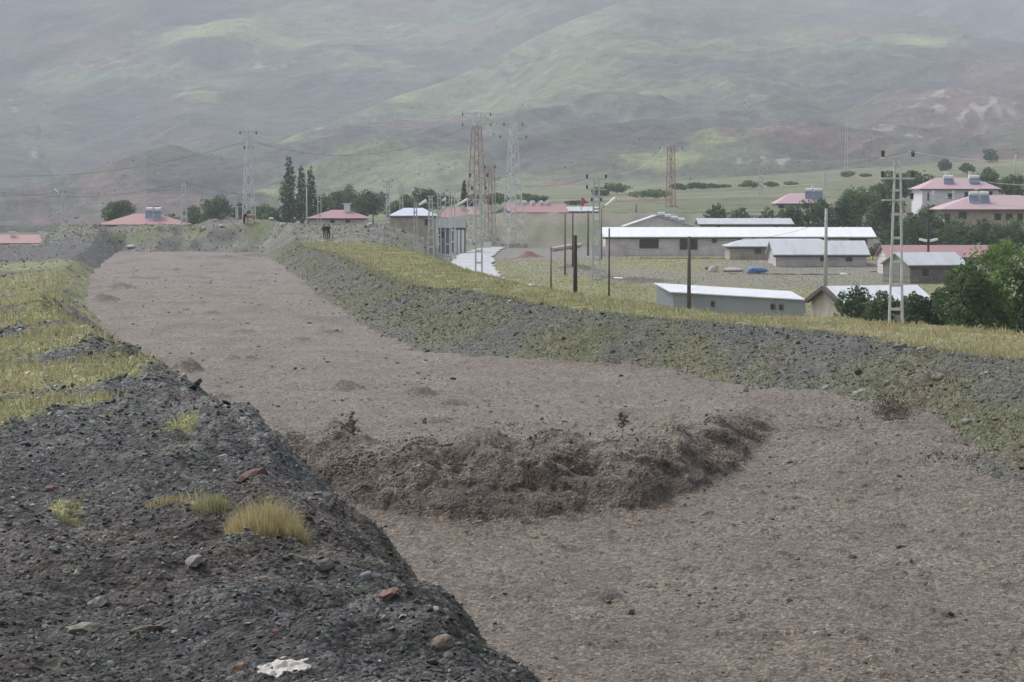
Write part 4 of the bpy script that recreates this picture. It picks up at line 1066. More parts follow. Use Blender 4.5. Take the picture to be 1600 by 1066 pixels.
TREES = [
 (187, 312, 352, 52, 420, 'round', 'dark round tree behind the red roof with blue solar panels', GB, Md),
 (268, 333, 350, 34, 440, 'bush', 'low dark bush at the right end of the roof with blue solar panels', GB, Md),
 (302, 320, 350, 34, 440, 'bush', 'light green bush behind the slim pole left of the big pylon', GB, Lt),
 (340, 303, 350, 48, 450, 'round', 'broad pale green tree left of the big grey pylon', GB, Md),
 (376, 316, 350, 30, 470, 'round', 'small tree seen through the legs of the big grey pylon', GB, D_),
 (415, 318, 352, 44, 480, 'round', 'hazy tree between the big grey pylon and the poplars', GB, Lt),
 (452, 252, 348, 28, 430, 'poplar', 'tallest slender poplar with a pointed top', GB, D_),
 (471, 262, 348, 20, 432, 'poplar', 'middle dark poplar of the close pair', GB, D_),
 (485, 266, 348, 23, 434, 'poplar', 'right-hand dark poplar of the close pair with a blunt top', GB, D_),
 (440, 322, 350, 40, 440, 'round', 'bushy tree at the foot of the tallest poplar', GB, D_),
 (506, 303, 350, 34, 450, 'round', 'round tree just behind the left end of the red hip roof', GB, Md),
 (527, 298, 346, 32, 470, 'round', 'tree behind the middle of the red hip roof', GB, Md),
 (545, 288, 346, 36, 480, 'round', 'hazy taller tree above the capped chimney', GB, Md),
 (583, 298, 347, 46, 440, 'round', 'wide dark tree right of the red hip roof', GB, D_),
 (562, 306, 347, 34, 445, 'round', 'tree overlapping the right end of the red hip roof', GB, Md),
 (618, 312, 345, 30, 450, 'round', 'small tree beside the pale lattice pole left of the grey hip roof', GB, Md),
 (640, 304, 345, 30, 450, 'round', 'tree rising behind the ridge of the grey hip roof', GB, Md),
 (668, 293, 345, 42, 440, 'round', 'larger tree above the right end of the grey hip roof', GB, D_),
 (697, 303, 345, 30, 450, 'round', 'dark tree behind the thin double pole', GB, D_),
 (725, 281, 335, 15, 440, 'conifer', 'narrow conifer left of the red and white pylon', GB, D_),
 (738, 303, 335, 26, 445, 'round', 'light green tree at the foot of the red and white pylon', GB, Lt),
 (775, 301, 335, 44, 450, 'round', 'tree between the red and white pylon and the grey pylon', GB, Md),
 (830, 302, 330, 60, 520, 'bush', 'wide low tree behind the long red roof', GF, Md),
 (900, 319, 330, 34, 480, 'bush', 'low bush behind the red flag', GF, D_),
 (965, 286, 310, 42, 640, 'round', 'hazy round tree right of the lattice pole with the street lamp', GF, Md),
 (940, 292, 312, 30, 620, 'bush', 'low bush left of the hazy round tree by the street lamp', GF, Md),
 (1022, 295, 325, 66, 540, 'bush', 'wide low bush left of the slim red pylon', GF, Md),
 (1060, 287, 310, 26, 660, 'round', 'small tree directly right of the slim red pylon', GF, Md),
 (1088, 285, 310, 28, 670, 'round', 'second small tree of the row right of the slim red pylon', GF, D_),
 (1110, 287, 310, 22, 680, 'round', 'third small tree of the row right of the slim red pylon', GF, D_),
 (1132, 290, 310, 22, 690, 'round', 'pale last tree of the row right of the slim red pylon', GF, Lt),
 (1172, 282, 310, 30, 640, 'round', 'light green tree left of the pale far lattice pole', GF, Lt),
 (1204, 284, 308, 22, 660, 'round', 'small tree right of the pale far lattice pole', GF, Md),
 (1236, 288, 306, 22, 680, 'bush', 'tiny far bush above the pink roof with solar panels', GF, Md),
 (1325, 268, 290, 20, 760, 'round', 'tiny far tree in the pale fields above the middle barn', GF, Md),
 (1352, 272, 292, 16, 760, 'bush', 'tiny far bush in the pale fields beside the tiny tree', GF, Md),
 (1475, 248, 268, 22, 800, 'bush', 'dark far bush on the field above the villa roof', GF, D_),
 (1548, 232, 250, 22, 900, 'bush', 'dark low shrub alone high on the field at the right', GF, D_),
 (1512, 255, 275, 24, 700, 'round', 'blue-grey far tree right of the villa chimney', GF, D_),
 (1120, 318, 350, 44, 345, 'bush', 'rounded tree at the left end of the tree belt behind the barns', GR_, D_),
 (1155, 324, 350, 48, 340, 'bush', 'tree behind the rear white-roofed barn', GR_, D_),
 (1198, 322, 352, 46, 335, 'bush', 'tree below the pink roof with solar panels', GR_, D_),
 (1238, 320, 356, 46, 330, 'bush', 'tree at the right end of the rear white-roofed barn', GR_, Md),
 (1278, 308, 362, 54, 330, 'bush', 'tree behind the thin pale pole above the long barn', GR_, D_),
 (1318, 306, 372, 54, 335, 'bush', 'dense tree above the right end of the long barn roof', GR_, D_),
 (1345, 292, 375, 56, 350, 'bush', 'taller tree between the long barn and the near lattice pole', GR_, Md),
 (1385, 300, 385, 56, 345, 'bush', 'dark tree just left of the near lattice pole', GR_, D_),
 (1398, 266, 340, 50, 420, 'round', 'tall tree rising behind the near lattice pole', GR_, D_),
 (1430, 266, 335, 46, 430, 'round', 'tree with yellowish top left of the white villa', GR_, Md),
 (1375, 285, 340, 40, 415, 'round', 'mid green tree left of the tall tree behind the lattice pole', GR_, Md),
 (1425, 330, 390, 50, 310, 'bush', 'dark tree just right of the near lattice pole', GR_, D_),
 (1462, 334, 390, 50, 312, 'bush', 'tree in front of the left corner of the pink hip roof', GR_, D_),
 (1500, 338, 388, 50, 305, 'bush', 'dark tree under the left eave of the pink hip roof', GR_, D_),
 (1540, 340, 388, 52, 300, 'bush', 'tree under the middle of the pink hip roof', GR_, D_),
 (1580, 338, 385, 52, 298, 'bush', 'tree under the right end of the pink hip roof', GR_, Md),
 (1446, 318, 345, 40, 356, 'bush', 'tree hiding the ground floor corner of the white villa', GR_, Md),
 (1405, 345, 395, 54, 300, 'bush', 'low dark tree seen through the legs of the near lattice pole', GR_, D_),
 (1444, 350, 395, 54, 292, 'bush', 'low dark tree above the twin-lamp post', GR_, D_),
 (1484, 350, 395, 54, 290, 'bush', 'low tree above the long dull red roof', GR_, Md),
 (1524, 352, 392, 54, 288, 'bush', 'low dark tree above the right end of the long dull red roof', GR_, D_),
 (1566, 350, 392, 54, 286, 'bush', 'low tree just above the top of the big bright leafy tree', GR_, D_),
 (1640, 335, 388, 60, 300, 'bush', 'tree beyond the right edge under the pink hip roof', GR_, Md),
 (1545, 260, 335, 42, 450, 'round', 'large tree behind the right end of the white villa', GR_, Md),
 (1580, 272, 335, 46, 440, 'round', 'tree at the right edge behind the pink hip roof', GR_, Md),
 (1364, 386, 440, 44, 262, 'sparse', 'thin-leaved olive tree with a forked trunk beside the grey barns', GR_, Ol),
 (1340, 446, 505, 58, 128, 'bush', 'dark bush covering the corner of the leaning gabled shed', GN, D_),
 (1376, 452, 505, 56, 126, 'bush', 'dark bush just left of the foot of the near lattice pole', GN, Md),
 (1432, 455, 508, 60, 124, 'bush', 'dark bush just right of the foot of the near lattice pole', GN, D_),
 (1462, 448, 508, 46, 123, 'bush', 'small bush with upright sprigs left of the big walnut-like tree', GN, D_),
 (1512, 405, 515, 84, 121, 'bush', 'leafy tree forming the left shoulder of the big green clump', GN, Md),
 (1562, 374, 518, 116, 122, 'bush', 'biggest bright green leafy tree at the right edge', GN, (.15, .23, .08)),
 (1625, 388, 520, 90, 120, 'bush', 'leafy tree cut by the right edge of the picture', GN, Md),
]
for a in TREES: tree(*a[:7], a[7], a[8])

# ------------------------------------------------------------------ poles and pylons
def base_at(u, v, y): 
    x = XU(u, v, y); return x, h1(x, y)
def arm(t, zc, half, w_, mat, ins=2, y=0, n='crossarm', hi=.35, both=True):
    k = 1 if t.location.y < 205 else .55; hi = hi * k
    mb = MB(); mb.box(-half, half, -w_ / 2 - .06, w_ / 2 + .02, zc - w_ * .4, zc + w_ * .4)
    o = mb.build(n, mat, t)
    xs = [-half * .92, half * .92] if ins == 2 else ([-half * .92, half * .92, -half * .45, half * .45] if ins == 4 else [-half * .92, half * .92, 0])
    for xx in xs:
        m2 = MB(); m2.bar((xx, 0, zc + w_ * .4), (xx, 0, zc + w_ * .4 + hi), .13 * k, .17 * k, 8)
        m2.build('insulator', M['insul'], o)
    return o
def ladder_pole(u, vt, vb, y, label, group, arms=((0, .9), (.08, .9)), w0=.62, w1=.24, leg=.12, mat='steel', rungs=9, lamp=None, name='utility_pole', zb=None, rz=0):
    x, g = base_at(u, vt, y); zt = ZV(vt, y)
    z0 = g if zb is None else zb
    h = zt - z0; t = thing(name, label, 'utility pole', (x, y, z0), rz, group)
    mb = MB()
    for s in (-1, 1): mb.bar((s * w0 / 2, 0, -.3), (s * w1 / 2, 0, h - .3), leg, leg * .8)
    for i in range(rungs):
        f_ = (i + .6) / rungs; ww = w0 + (w1 - w0) * f_; zz = f_ * (h - .3)
        mb.box(-ww / 2 + leg * .36, ww / 2 - leg * .36, -leg * .35, leg * .35, zz - leg * .55, zz + leg * .55)
    mb.build('lattice_frame', M[mat], t)
    MB().box(-w0 / 2 - .15, w0 / 2 + .15, -.3, .3, -.4, .12).build('footing', M['concrete'], t)
    for f_, half in arms: arm(t, h - .35 - f_ * h, half, .12, M[mat])
    if lamp:
        s, zz, L = lamp; 
        a = MB(); a.bar((0, 0, h - zz - .35), (s * .5, 0, h - zz), .06, .05); a.build('lamp_arm', M[mat], t)
        head = MB(); head.bar((s * .4, 0, h - zz - .05), (s * (.4 + L), 0, h - zz + L * .55), .22, .30, 8); head.build('lamp_head', M['lamp'], t)
    return t, h
GP = 'ladder-type steel utility poles'
POLES = {}
def lp(key, *a, **k): POLES[key] = ladder_pole(*a, **k)[0]
lp('near', 1403, 237, 500, 116, 'tall near steel ladder pole with three crossarms beside the bushes', GP, arms=((0, .92), (.105, .92), (.215, .88)), w0=.82, w1=.30, leg=.14, rungs=8, mat='steel_pale')
lp('lamp', 932, 274, 433, 200, 'steel ladder pole with dark insulators beside the long white-roofed barn', GP, arms=((0, 1.0), (.1, 1.0), (.22, .5)), w0=.75, w1=.5, leg=.19, rungs=8)
lp('road', 748, 272, 440, 196, 'steel ladder pole standing at the near end of the wet road', GP, arms=((0, .9), (.12, .7)), w0=.62, w1=.5, leg=.17, rungs=9)
lp('c', 673, 302, 405, 245, 'steel ladder pole on the grass in front of the grey hip-roofed house', GP, arms=((0, .5), (.1, .6)), w0=.8, w1=.3, leg=.2, rungs=7)
lp('d', 649, 312, 398, 238, 'slim pale ladder pole with a small lamp in front of the grey roof', GP, arms=((0, .3),), w0=.5, w1=.25, leg=.16, rungs=8, lamp=(1, .6, .9), mat='concrete_pole')
lp('e', 686, 300, 398, 262, 'slim hazy ladder pole just right of the grey hip-roofed house', GP, arms=((0, .5),), w0=.5, w1=.3, leg=.15, rungs=7, lamp=(1, 1.1, .5))
lp('f', 708, 295, 397, 270, 'ladder pole with two dark panels and a large tilted lamp by the striped shed', GP, arms=((0, .8), (.12, .7)), w0=.62, w1=.35, leg=.19, rungs=6, lamp=(1, 2.2, 1.5), mat='steel_pale')
lp('g', 98, 298, 372, 268, 'pale double-leg pole with a street lamp head at the far left', GP, arms=((0, .3),), w0=.5, w1=.45, leg=.14, rungs=5, lamp=(-1, .3, .8), mat='steel_pale')
lp('h', 287, 282, 358, 272, 'pale ladder pole at the right end of the roof with blue solar panels', GP, arms=((0, .4), (.12, .5)), w0=.7, w1=.45, leg=.2, rungs=7, mat='steel_pale')
lp('i', 606, 280, 350, 290, 'pale ladder pole at the left end of the grey hip roof', GP, arms=((0, .7), (.1, .6)), w0=.55, w1=.35, leg=.18, rungs=7)
lp('j', 627, 283, 345, 430, 'faint hazy ladder pole behind the grey hip roof', GP, arms=((0, .9),), w0=.7, w1=.5, leg=.25, rungs=5)
lp('k', 499, 303, 345, 300, 'thin double-leg pole in front of the left end of the red hip roof', GP, arms=((0, .7),), w0=.5, w1=.45, leg=.12, rungs=4, mat='steel_pale')
lp('l', 699, 300, 378, 285, 'thin double-leg pole in front of the dark shed wall', GP, arms=((0, .4),), w0=.62, w1=.55, leg=.12, rungs=3, mat='steel_pale')
lp('m', 1189, 259, 312, 560, 'pale far ladder pole with a wide crossarm above the tree belt', GP, arms=((0, 1.6), (.12, 1.2)), w0=1.2, w1=.8, leg=.3, rungs=6)
lp('n', 1290, 264, 310, 620, 'faint far pole above the middle of the tree belt', GP, arms=((0, 1.5),), w0=.8, w1=.6, leg=.3, rungs=4)
lp('o', 1323, 180, 262, 900, 'very faint tall mast against the hillside', GP, arms=((0, 1.2),), w0=1.2, w1=.8, leg=.22, rungs=8)
lp('p', 370, 319, 345, 275, 'short T-shaped pole left of the big grey pylon', GP, arms=((0, .7),), w0=.22, w1=.2, leg=.16, rungs=2, mat='steel_pale')
lp('q', 772, 290, 383, 352, 'thin pale pole close behind the foot of the red pylon', GP, arms=((0, .4),), w0=.5, w1=.4, leg=.14, rungs=4)

def pylon(u, vt, vb, y, wb, wt, label, mat, segs, arms, redbands=None, top=None, leg=.22, name='pylon'):
    x = XU(u, vb, y); zb = min(ZV(vb, y), h1(x, y) + .0); zb = h1(x, y); zt = ZV(vt, y); h = zt - zb
    t = thing(name, label, 'pylon', (x, y, zb), .5, 'lattice pylons')
    def wd(f_): return wb + (wt - wb) * min(1, f_ / .96)
    parts = [(0, 1, mat)] if not redbands else redbands
    for f0, f1, mt in parts:
        mb = MB(); n0, n1 = int(round(f0 * segs)), int(round(f1 * segs))
        for i in range(n0, n1):
            a, b = i / segs, (i + 1) / segs; wa, wb_ = wd(a) / 2, wd(b) / 2; za, zb2 = a * h, b * h
            ca = [(-wa, -wa, za), (wa, -wa, za), (wa, wa, za), (-wa, wa, za)]; cb_ = [(-wb_, -wb_, zb2), (wb_, -wb_, zb2), (wb_, wb_, zb2), (-wb_, wb_, zb2)]
            for k in range(4):
                mb.bar(ca[k], cb_[k], leg, leg); k2 = (k + 1) % 4
                if i % 2: mb.bar(ca[k], cb_[k2], leg * .5, leg * .5)
                else: mb.bar(ca[k2], cb_[k], leg * .5, leg * .5)
                mb.bar(cb_[k], cb_[k2], leg * .45, leg * .45)
        mb.build('lattice_body', M[mt], t)
    mb = MB()
    for s in (-1, 1):
        for s2 in (-1, 1): mb.box(s * wb / 2 - .35, s * wb / 2 + .35, s2 * wb / 2 - .35, s2 * wb / 2 + .35, -.6, .2)
    mb.build('footing', M['concrete'], t)
    for f_, half in arms:
        o = MB().bar((-half, 0, h * f_), (half, 0, h * f_), .15, .15).build('crossarm', M['steel'], t)
        o.rotation_euler = (0, 0, -.5)
        for s in (-1, 1):
            MB().bar((s * half * .92, 0, h * f_ - .45), (s * half * .92, 0, h * f_ + .05), .17, .17, 6).build('insulator', M['insul'], o)
    return t
PY = {}
PY['A'] = pylon(389, 203, 345, 330, 1.9, .75, 'tall grey lattice pylon on the ridge left of the poplars', 'steel_pale', 14, [(.985, 1.4), (.86, .7)], leg=.14)
PY['B'] = pylon(745, 175, 383, 352, 3.0, 1.0, 'tall red and white lattice pylon behind the wet road', 'steel', 18, [(.99, 2.6), (.91, 2.6)], redbands=[(0, .35, 'steel_pale'), (.35, .90, 'steel_red'), (.90, 1, 'steel_pale')], leg=.13)
PY['B2'] = pylon(766, 258, 383, 356, 1.5, 1.1, 'shorter rusty red lattice mast touching the tall red and white pylon', 'steel_red', 12, [(.99, 1.0)], leg=.10)
PY['C'] = pylon(802, 190, 386, 348, 2.9, .9, 'tall all-grey lattice pylon at the foot of the earth bank', 'steel_pale', 18, [(.985, 1.7), (.885, 2.4)], leg=.13)
PY['D'] = pylon(1048, 229, 338, 440, 1.5, 1.1, 'slim red lattice pylon behind the gabled house', 'steel_red', 14, [(.985, 2.6)], leg=.13)

def post(u, vt, vb, y, w_, mat, label, group='single wooden poles', top=None, lean=0, zb=None, name='wooden_pole', cat='pole'):
    x = XU(u, vt, y); z0 = h1(x, y); h = ZV(vt, y) - z0
    t = thing(name, label, cat, (x, y, z0), 0, group)
    w_ = w_ * .72; MB().bar((lean, 0, -.3), (0, 0, h), w_, w_ * .75, 8).build('shaft', M[mat], t, True)
    if top == 'insul':
        a = MB().box(-.35, .35, -.06, .06, h - .5, h - .4).build('crossarm', M['wood_dark'], t)
        for s in (-1, 1): MB().bar((s * .3, 0, h - .4), (s * .3, 0, h - .15), .09, .11, 8).build('insulator', M['insul'], a)
    elif top == 'lamps':
        a = MB().box(-.9, .9, -.05, .05, h * .66, h * .66 + .08).build('lamp_arm', M['wood_dark'], t)
        for s in (-1, 1): MB().bar((s * .15, 0, h * .66 + .05), (s * .95, 0, h * .66 + .22), .22, .2, 8).build('lamp_head', M['lamp'], t)
    elif top == 'lamp':
        MB().bar((0, 0, h), (.6, 0, h + .5), .08, .06, 6).build('lamp_arm', M['wood_red'], t)
        MB().bar((.5, 0, h + .3), (1.8, 0, h + 1.3), .30, .42, 8).build('lamp_head', M['lamp'], t)
    else: MB().bar((0, 0, h), (0, 0, h + .06), w_ * .85, w_ * .6, 8).build('cap', M[mat], t)
    return t
post(1077, 371, 475, 150, .32, 'wood', 'weathered wooden pole standing before the low metal shed')
post(952, 358, 460, 165, .17, 'wood', 'thin brown pole left of the barn windows')
post(899, 369, 455, 170, .38, 'wood_dark', 'thick blackened pole in the green meadow')
post(861, 388, 455, 172, .16, 'wood_red', 'short thin reddish post left of the blackened pole')
post(883, 335, 418, 212, .22, 'wood_red', 'reddish brown pole in front of the earth bank')
post(895, 331, 407, 235, .24, 'wood', 'dark pole close right of the reddish brown pole')
post(919, 330, 390, 290, .28, 'wood', 'pole at the far end of the pale pipe')
post(994, 319, 345, 400, .28, 'wood', 'short pole on the bank above the gabled house')
post(1451, 345, 445, 215, .26, 'wood_dark', 'dark post carrying two white lamps in front of the grey roof', top='lamps')
post(1291, 327, 455, 190, .36, 'concrete_pole', 'pale concrete pole in front of the two grey barns', 'single concrete poles')
post(479, 293, 345, 290, .24, 'concrete_pole', 'plain pale post left of the red hip roof', 'single concrete poles')
post(1587, 242, 285, 640, .6, 'concrete_pole', 'faint pale post far behind at the right edge', 'single concrete poles')
post(940, 326, 400, 262, .18, 'wood_red', 'thin brown lamp post with a large pale tilted lamp head', 'street lamps', top='lamp', name='street_lamp', cat='street lamp')
# flag
x, g = XU(908, 335, 372), h1(XU(908, 335, 372), 372)
t = thing('flagpole', 'white flagpole carrying a limp red flag on the earth bank', 'flagpole', (x, 372, g))
MB().bar((0, 0, -.3), (0, 0, 3.1), .12, .08, 8).build('shaft', M['concrete_pole'], t)
mb = MB(); pts = [(0, 0, 3.0), (.5, .1, 2.85), (.75, -.1, 2.5), (.6, .1, 2.0), (.45, -.05, 1.5), (.2, .05, 1.35), (0, 0, 1.5)]
mb.slab([(p[0], 0, p[2]) for p in pts], .05).build('flag', M['flag'], t)

# wires
def wire(a, b, sag, label, r=.018, mat='wood', group='overhead wires'):
    a = Vector(a); b = Vector(b); mb = MB(); n = 18; prev = None
    for i in range(n + 1):
        f_ = i / n; p = a.lerp(b, f_); p.z -= sag * 4 * f_ * (1 - f_)
        if prev is not None: mb.bar(prev, p, r * 1.2, r * 1.2, 4)
        prev = p
    o = mb.build('power_line', M[mat], None); props(o, label, 'wire', group)
Pt = lambda u, v, y: P(u, v, y)
wire(Pt(1418, 236, 116), Pt(1760, 240, 104), .5, 'pale wire leaving the top crossarm of the near ladder pole to the right', .022, 'steel')
wire(Pt(1418, 263, 116), Pt(1760, 285, 104), .5, 'pale wire leaving the middle crossarm of the near ladder pole', .02, 'steel')
wire(Pt(1418, 293, 116), Pt(1760, 318, 104), .6, 'wire leaving the lowest crossarm of the near ladder pole', .016, 'steel')
wire(Pt(1418, 237, 116), Pt(1189, 262, 560), 1.2, 'wire running from the near ladder pole to the pale far pole', .02)
wire(Pt(940, 274, 200), Pt(1036, 231, 440), 1.5, 'pale wire rising from the ladder pole to the slim red pylon', .035, 'steel')
wire(Pt(925, 276, 200), Pt(756, 274, 196), 1.0, 'wire between the barn ladder pole and the road ladder pole', .014)
wire(Pt(940, 290, 200), Pt(1291, 330, 190), 1.4, 'sagging wire from the ladder pole to the pale concrete pole', .014)
wire(Pt(952, 378, 165), Pt(1077, 374, 150), .75, 'low sagging wire between two brown poles before the barn', .016)
wire(Pt(1077, 374, 150), Pt(1291, 345, 190), .7, 'low wire from the weathered pole to the pale concrete pole', .016)
wire(Pt(397, 222, 330), Pt(735, 196, 352), 3.5, 'high wire between the grey pylon and the red and white pylon', .03)
wire(Pt(381, 222, 330), Pt(-160, 262, 300), 3.0, 'high wire leaving the grey pylon toward the left edge', .03)
wire(Pt(754, 180, 352), Pt(796, 194, 348), .6, 'short high wire joining the two tallest pylons', .03)
wire(Pt(290, 285, 272), Pt(499, 305, 300), 1.0, 'dark wire from the pale ladder pole past the poplars', .022)
wire(Pt(284, 286, 272), Pt(102, 300, 268), .8, 'dark wire between the pale ladder pole and the lamp pole', .022)
wire(Pt(94, 300, 268), Pt(-120, 292, 262), .8, 'dark wire leaving the lamp pole toward the left edge', .022)
wire(Pt(280, 294, 272), Pt(-120, 280, 250), 1.6, 'second dark wire leaving the pale ladder pole to the left', .022)

# ------------------------------------------------------------------ buildings
def house(name, label, cat, u0, u1, y, v_eave, v_base, v_ridge, depth, roof='gable', ridge=.5, wall='plaster_grey', roofm='white_roof', over=.4,
          wins=(), yaw=0.0, group=None, chim=(), solar=(), ridge_in=.0, zb=None, extra=None, slope_y=None):
    x0, x1 = XU(u0, v_eave, y), XU(u1, v_eave, y); W = x1 - x0; cx = (x0 + x1) / 2
    ze = ZV(v_eave, y); z0 = ZV(v_base, y) if zb is None else zb
    z0 = min(z0, h1(cx, y) - .1)
    rise = ZV(v_ridge, y + depth * ridge) - ze
    t = thing(name, label, cat, (cx, y, z0), yaw, group); he = ze - z0; hw = W / 2
    wl, rf = M[wall], M[roofm]; hi = he + rise; ry = depth * ridge
    wb = MB()
    ov = over
    if roof in ('gable', 'hip'):
        wb.box(-hw + ov, hw - ov, ov, depth - ov, -.6, he - .02)
        if roof == 'gable':
            e = rise / ry
            for sx in (-1, 1):
                xx = sx * (hw - ov)
                wb.quadbox([(xx - sx * .2, ov, he - .02), (xx, ov, he - .02), (xx, depth - ov, he - .02), (xx - sx * .2, depth - ov, he - .02),
                            (xx - sx * .2, ry - .02, hi - .06 - .02), (xx, ry - .02, hi - .08), (xx, ry + .02, hi - .08), (xx - sx * .2, ry + .02, hi - .08)])
        wo = wb.build('wall', wl, t)
        rb = MB(); tk = .12
        ri = hw * ridge_in if roof == 'hip' else 0
        A_, B_ = (-hw, 0, he), (hw, 0, he); C_, D2 = (hw, depth, he), (-hw, depth, he); R0, R1 = (-hw + ri, ry, hi), (hw - ri, ry, hi)
        rb.slab([A_, B_, R1, R0], tk); rb.slab([C_, D2, R0, R1], tk)
        if roof == 'hip': rb.slab([B_, C_, R1], tk); rb.slab([D2, A_, R0], tk)
        ro = rb.build('roof', rf, t)
    elif roof == 'gable_front':        # ridge runs away from the camera
        wb.box(-hw + ov, hw - ov, ov, depth - ov, -.6, he - .02)
        rx = (ridge - .5) * W
        hi = ZV(v_ridge, y) - z0
        wb.quadbox([(-hw + ov, ov, he - .02), (hw - ov, ov, he - .02), (hw - ov, ov + .2, he - .02), (-hw + ov, ov + .2, he - .02),
                    (rx - .02, ov, hi - .2), (rx + .02, ov, hi - .2), (rx + .02, ov + .2, hi - .2), (rx - .02, ov + .2, hi - .2)])
        wb.build('wall', wl, t)
        rb = MB(); rb.slab([(-hw, 0, he), (rx, 0, hi), (rx, depth, hi), (-hw, depth, he)], .12); rb.slab([(rx, 0, hi), (hw, 0, he), (hw, depth, he), (rx, depth, hi)], .12)
        ro = rb.build('roof', rf, t); ry = depth / 2
    fb = MB()
    if roof != 'gable_front':
        fb.box(-hw + .02, hw - .02, -.03, .03, he - .30, he - .125); fb.build('eave_board', M['fascia'], t)
    def zpx(v): return ZV(v, y) - z0
    for wdw in wins:
        a, b, c, d = wdw[:4]; xa, xb = XU(a, c, y) - cx, XU(b, c, y) - cx; za, zb_ = zpx(d), zpx(c)
        fr = MB(); yy = ov - .03; k = .09
        fr.box(xa - k, xb + k, yy, yy + .03, za - k, za); fr.box(xa - k, xb + k, yy, yy + .03, zb_, zb_ + k); fr.box(xa - k, xa, yy, yy + .03, za, zb_); fr.box(xb, xb + k, yy, yy + .03, za, zb_)
        nm = wdw[4] if len(wdw) > 4 else 'window'
        f_ = fr.build(nm, M['frame_white' if wall == 'plaster_white' else 'frame'], t)
        pb = MB().box(xa, xb, ov - .012, ov + .01, za, zb_)
        pb.build('pane' if nm == 'window' else 'leaf', M['pane'], f_)
    def on_roof(xf, yf):   # height of the front slope
        if roof == 'gable_front': return he + (hi - he) * max(0, 1 - abs(xf - rx) / (hw))
        return he + rise * min(1, yf / ry)
    for c in chim:
        uu, v0, wpx = c[:3]; mt = c[3] if len(c) > 3 else 'brick'; xx = XU(uu, v0, y) - cx; ww = wpx * y / F / 2; zc = ZV(v0, y + ry * .8) - z0; yc = ry * .8
        cb = MB().box(xx - ww, xx + ww, yc - ww, yc + ww, on_roof(xx, yc) - .5, zc).build('chimney', M[mt], ro)
        MB().box(xx - ww * 1.6, xx + ww * 1.6, yc - ww * 1.6, yc + ww * 1.6, zc, zc + .12).build('cap', M['tank'], cb)
    for s_ in solar:
        ua, ub, va, vb2 = s_[:4]; xa, xb = XU(ua, va, y) - cx, XU(ub, va, y) - cx; yc = ry * .45
        zt_, zb2 = ZV(va, y + yc) - z0, ZV(vb2, y + yc) - z0; zb2 = max(zb2, on_roof(0, yc) + .02)
        pn_ = MB()
        pn_.slab([(xa, yc - .5, zb2), (xb, yc - .5, zb2), (xb, yc + .3, zt_), (xa, yc + .3, zt_)], .08)
        so = pn_.build('solar_panel', M['solar'], ro)
        l2 = MB()
        for xx in (xa + .1, xb - .1): l2.bar((xx, yc + .3, zt_ - .1), (xx, yc + .4, zb2 - .5), .06, .06); 
        l2.build('stand', M['steel_pale'], ro)
        MB().bar((xa + .1, yc + .45, zt_ + .25), (xb - .1, yc + .45, zt_ + .25), .55, .55, 12).build('water_tank', M['tank'], ro)
    return t, wo if roof != 'gable_front' else t, ro, (cx, z0, he, hi, hw)
H_ = house
# long barn
H_('barn', 'long grey block barn with a bright white metal roof and large dark windows', 'barn', 942, 1370, 285, 370, 404, 355, 9, wall='plaster_pink',
   wins=[(1000, 1029, 373, 388), (1063, 1090, 372, 390), (1113, 1120, 372, 379), (1154, 1161, 372, 379), (1283, 1294, 372, 380), (1328, 1355, 373, 384)])
H_('barn', 'rear barn with a pale roof half hidden behind the long white roof', 'barn', 1091, 1241, 318, 350, 380, 341, 8, wall='plaster_tan', roofm='grey_roof', wins=[(1120, 1126, 353, 360), (1210, 1218, 353, 360)])
H_('house', 'gabled grey-pink house with solar heaters on its right roof slope', 'house', 975, 1086, 318, 354, 385, 336, 10, roof='gable_front', ridge=.47, wall='plaster_pink', roofm='grey_roof', over=.35, wins=[(1000, 1007, 356, 362), (1050, 1057, 356, 362)])
for i, (u, v) in enumerate([(1033, 335), (1043, 338), (1054, 341), (1064, 344)]):
    y0 = 319 + i * 1.2; x = XU(u, v, y0); z = ZV(v, y0)
    t = thing('solar_heater', ['solar water heater at the peak of the gabled house roof', 'second solar water heater down the gabled house roof', 'third solar water heater down the gabled house roof', 'lowest solar water heater on the gabled house roof'][i], 'solar heater', (x, y0, z - .35), 0, 'solar heaters on the gabled roof')
    MB().bar((-.55, .2, .42), (.55, .2, .42), .42, .42, 12).build('water_tank', M['tank'], t)
    MB().slab([(-.55, -.5, -.15), (.55, -.5, -.15), (.55, .1, .3), (-.55, .1, .3)], .06).build('solar_panel', M['solar'], t)
    MB().bar((-.5, .2, .3), (-.5, .2, -.6), .06).bar((.5, .2, .3), (.5, .2, -.6), .06).build('stand', M['steel_pale'], t)
H_('shed', 'middle grey shed with sloping pale roof between the two barns', 'shed', 1136, 1318, 262, 385, 412, 373, 7, roof='hip', ridge_in=.35, wall='plaster_tan', roofm='grey_roof', wins=[(1180, 1190, 389, 396)])
H_('barn', 'lower grey barn with a pale metal roof behind the concrete pole', 'barn', 1208, 1360, 248, 398, 428, 376, 8, wall='plaster_grey', roofm='grey_roof', wins=[(1283, 1290, 401, 408), (1323, 1332, 401, 408)])
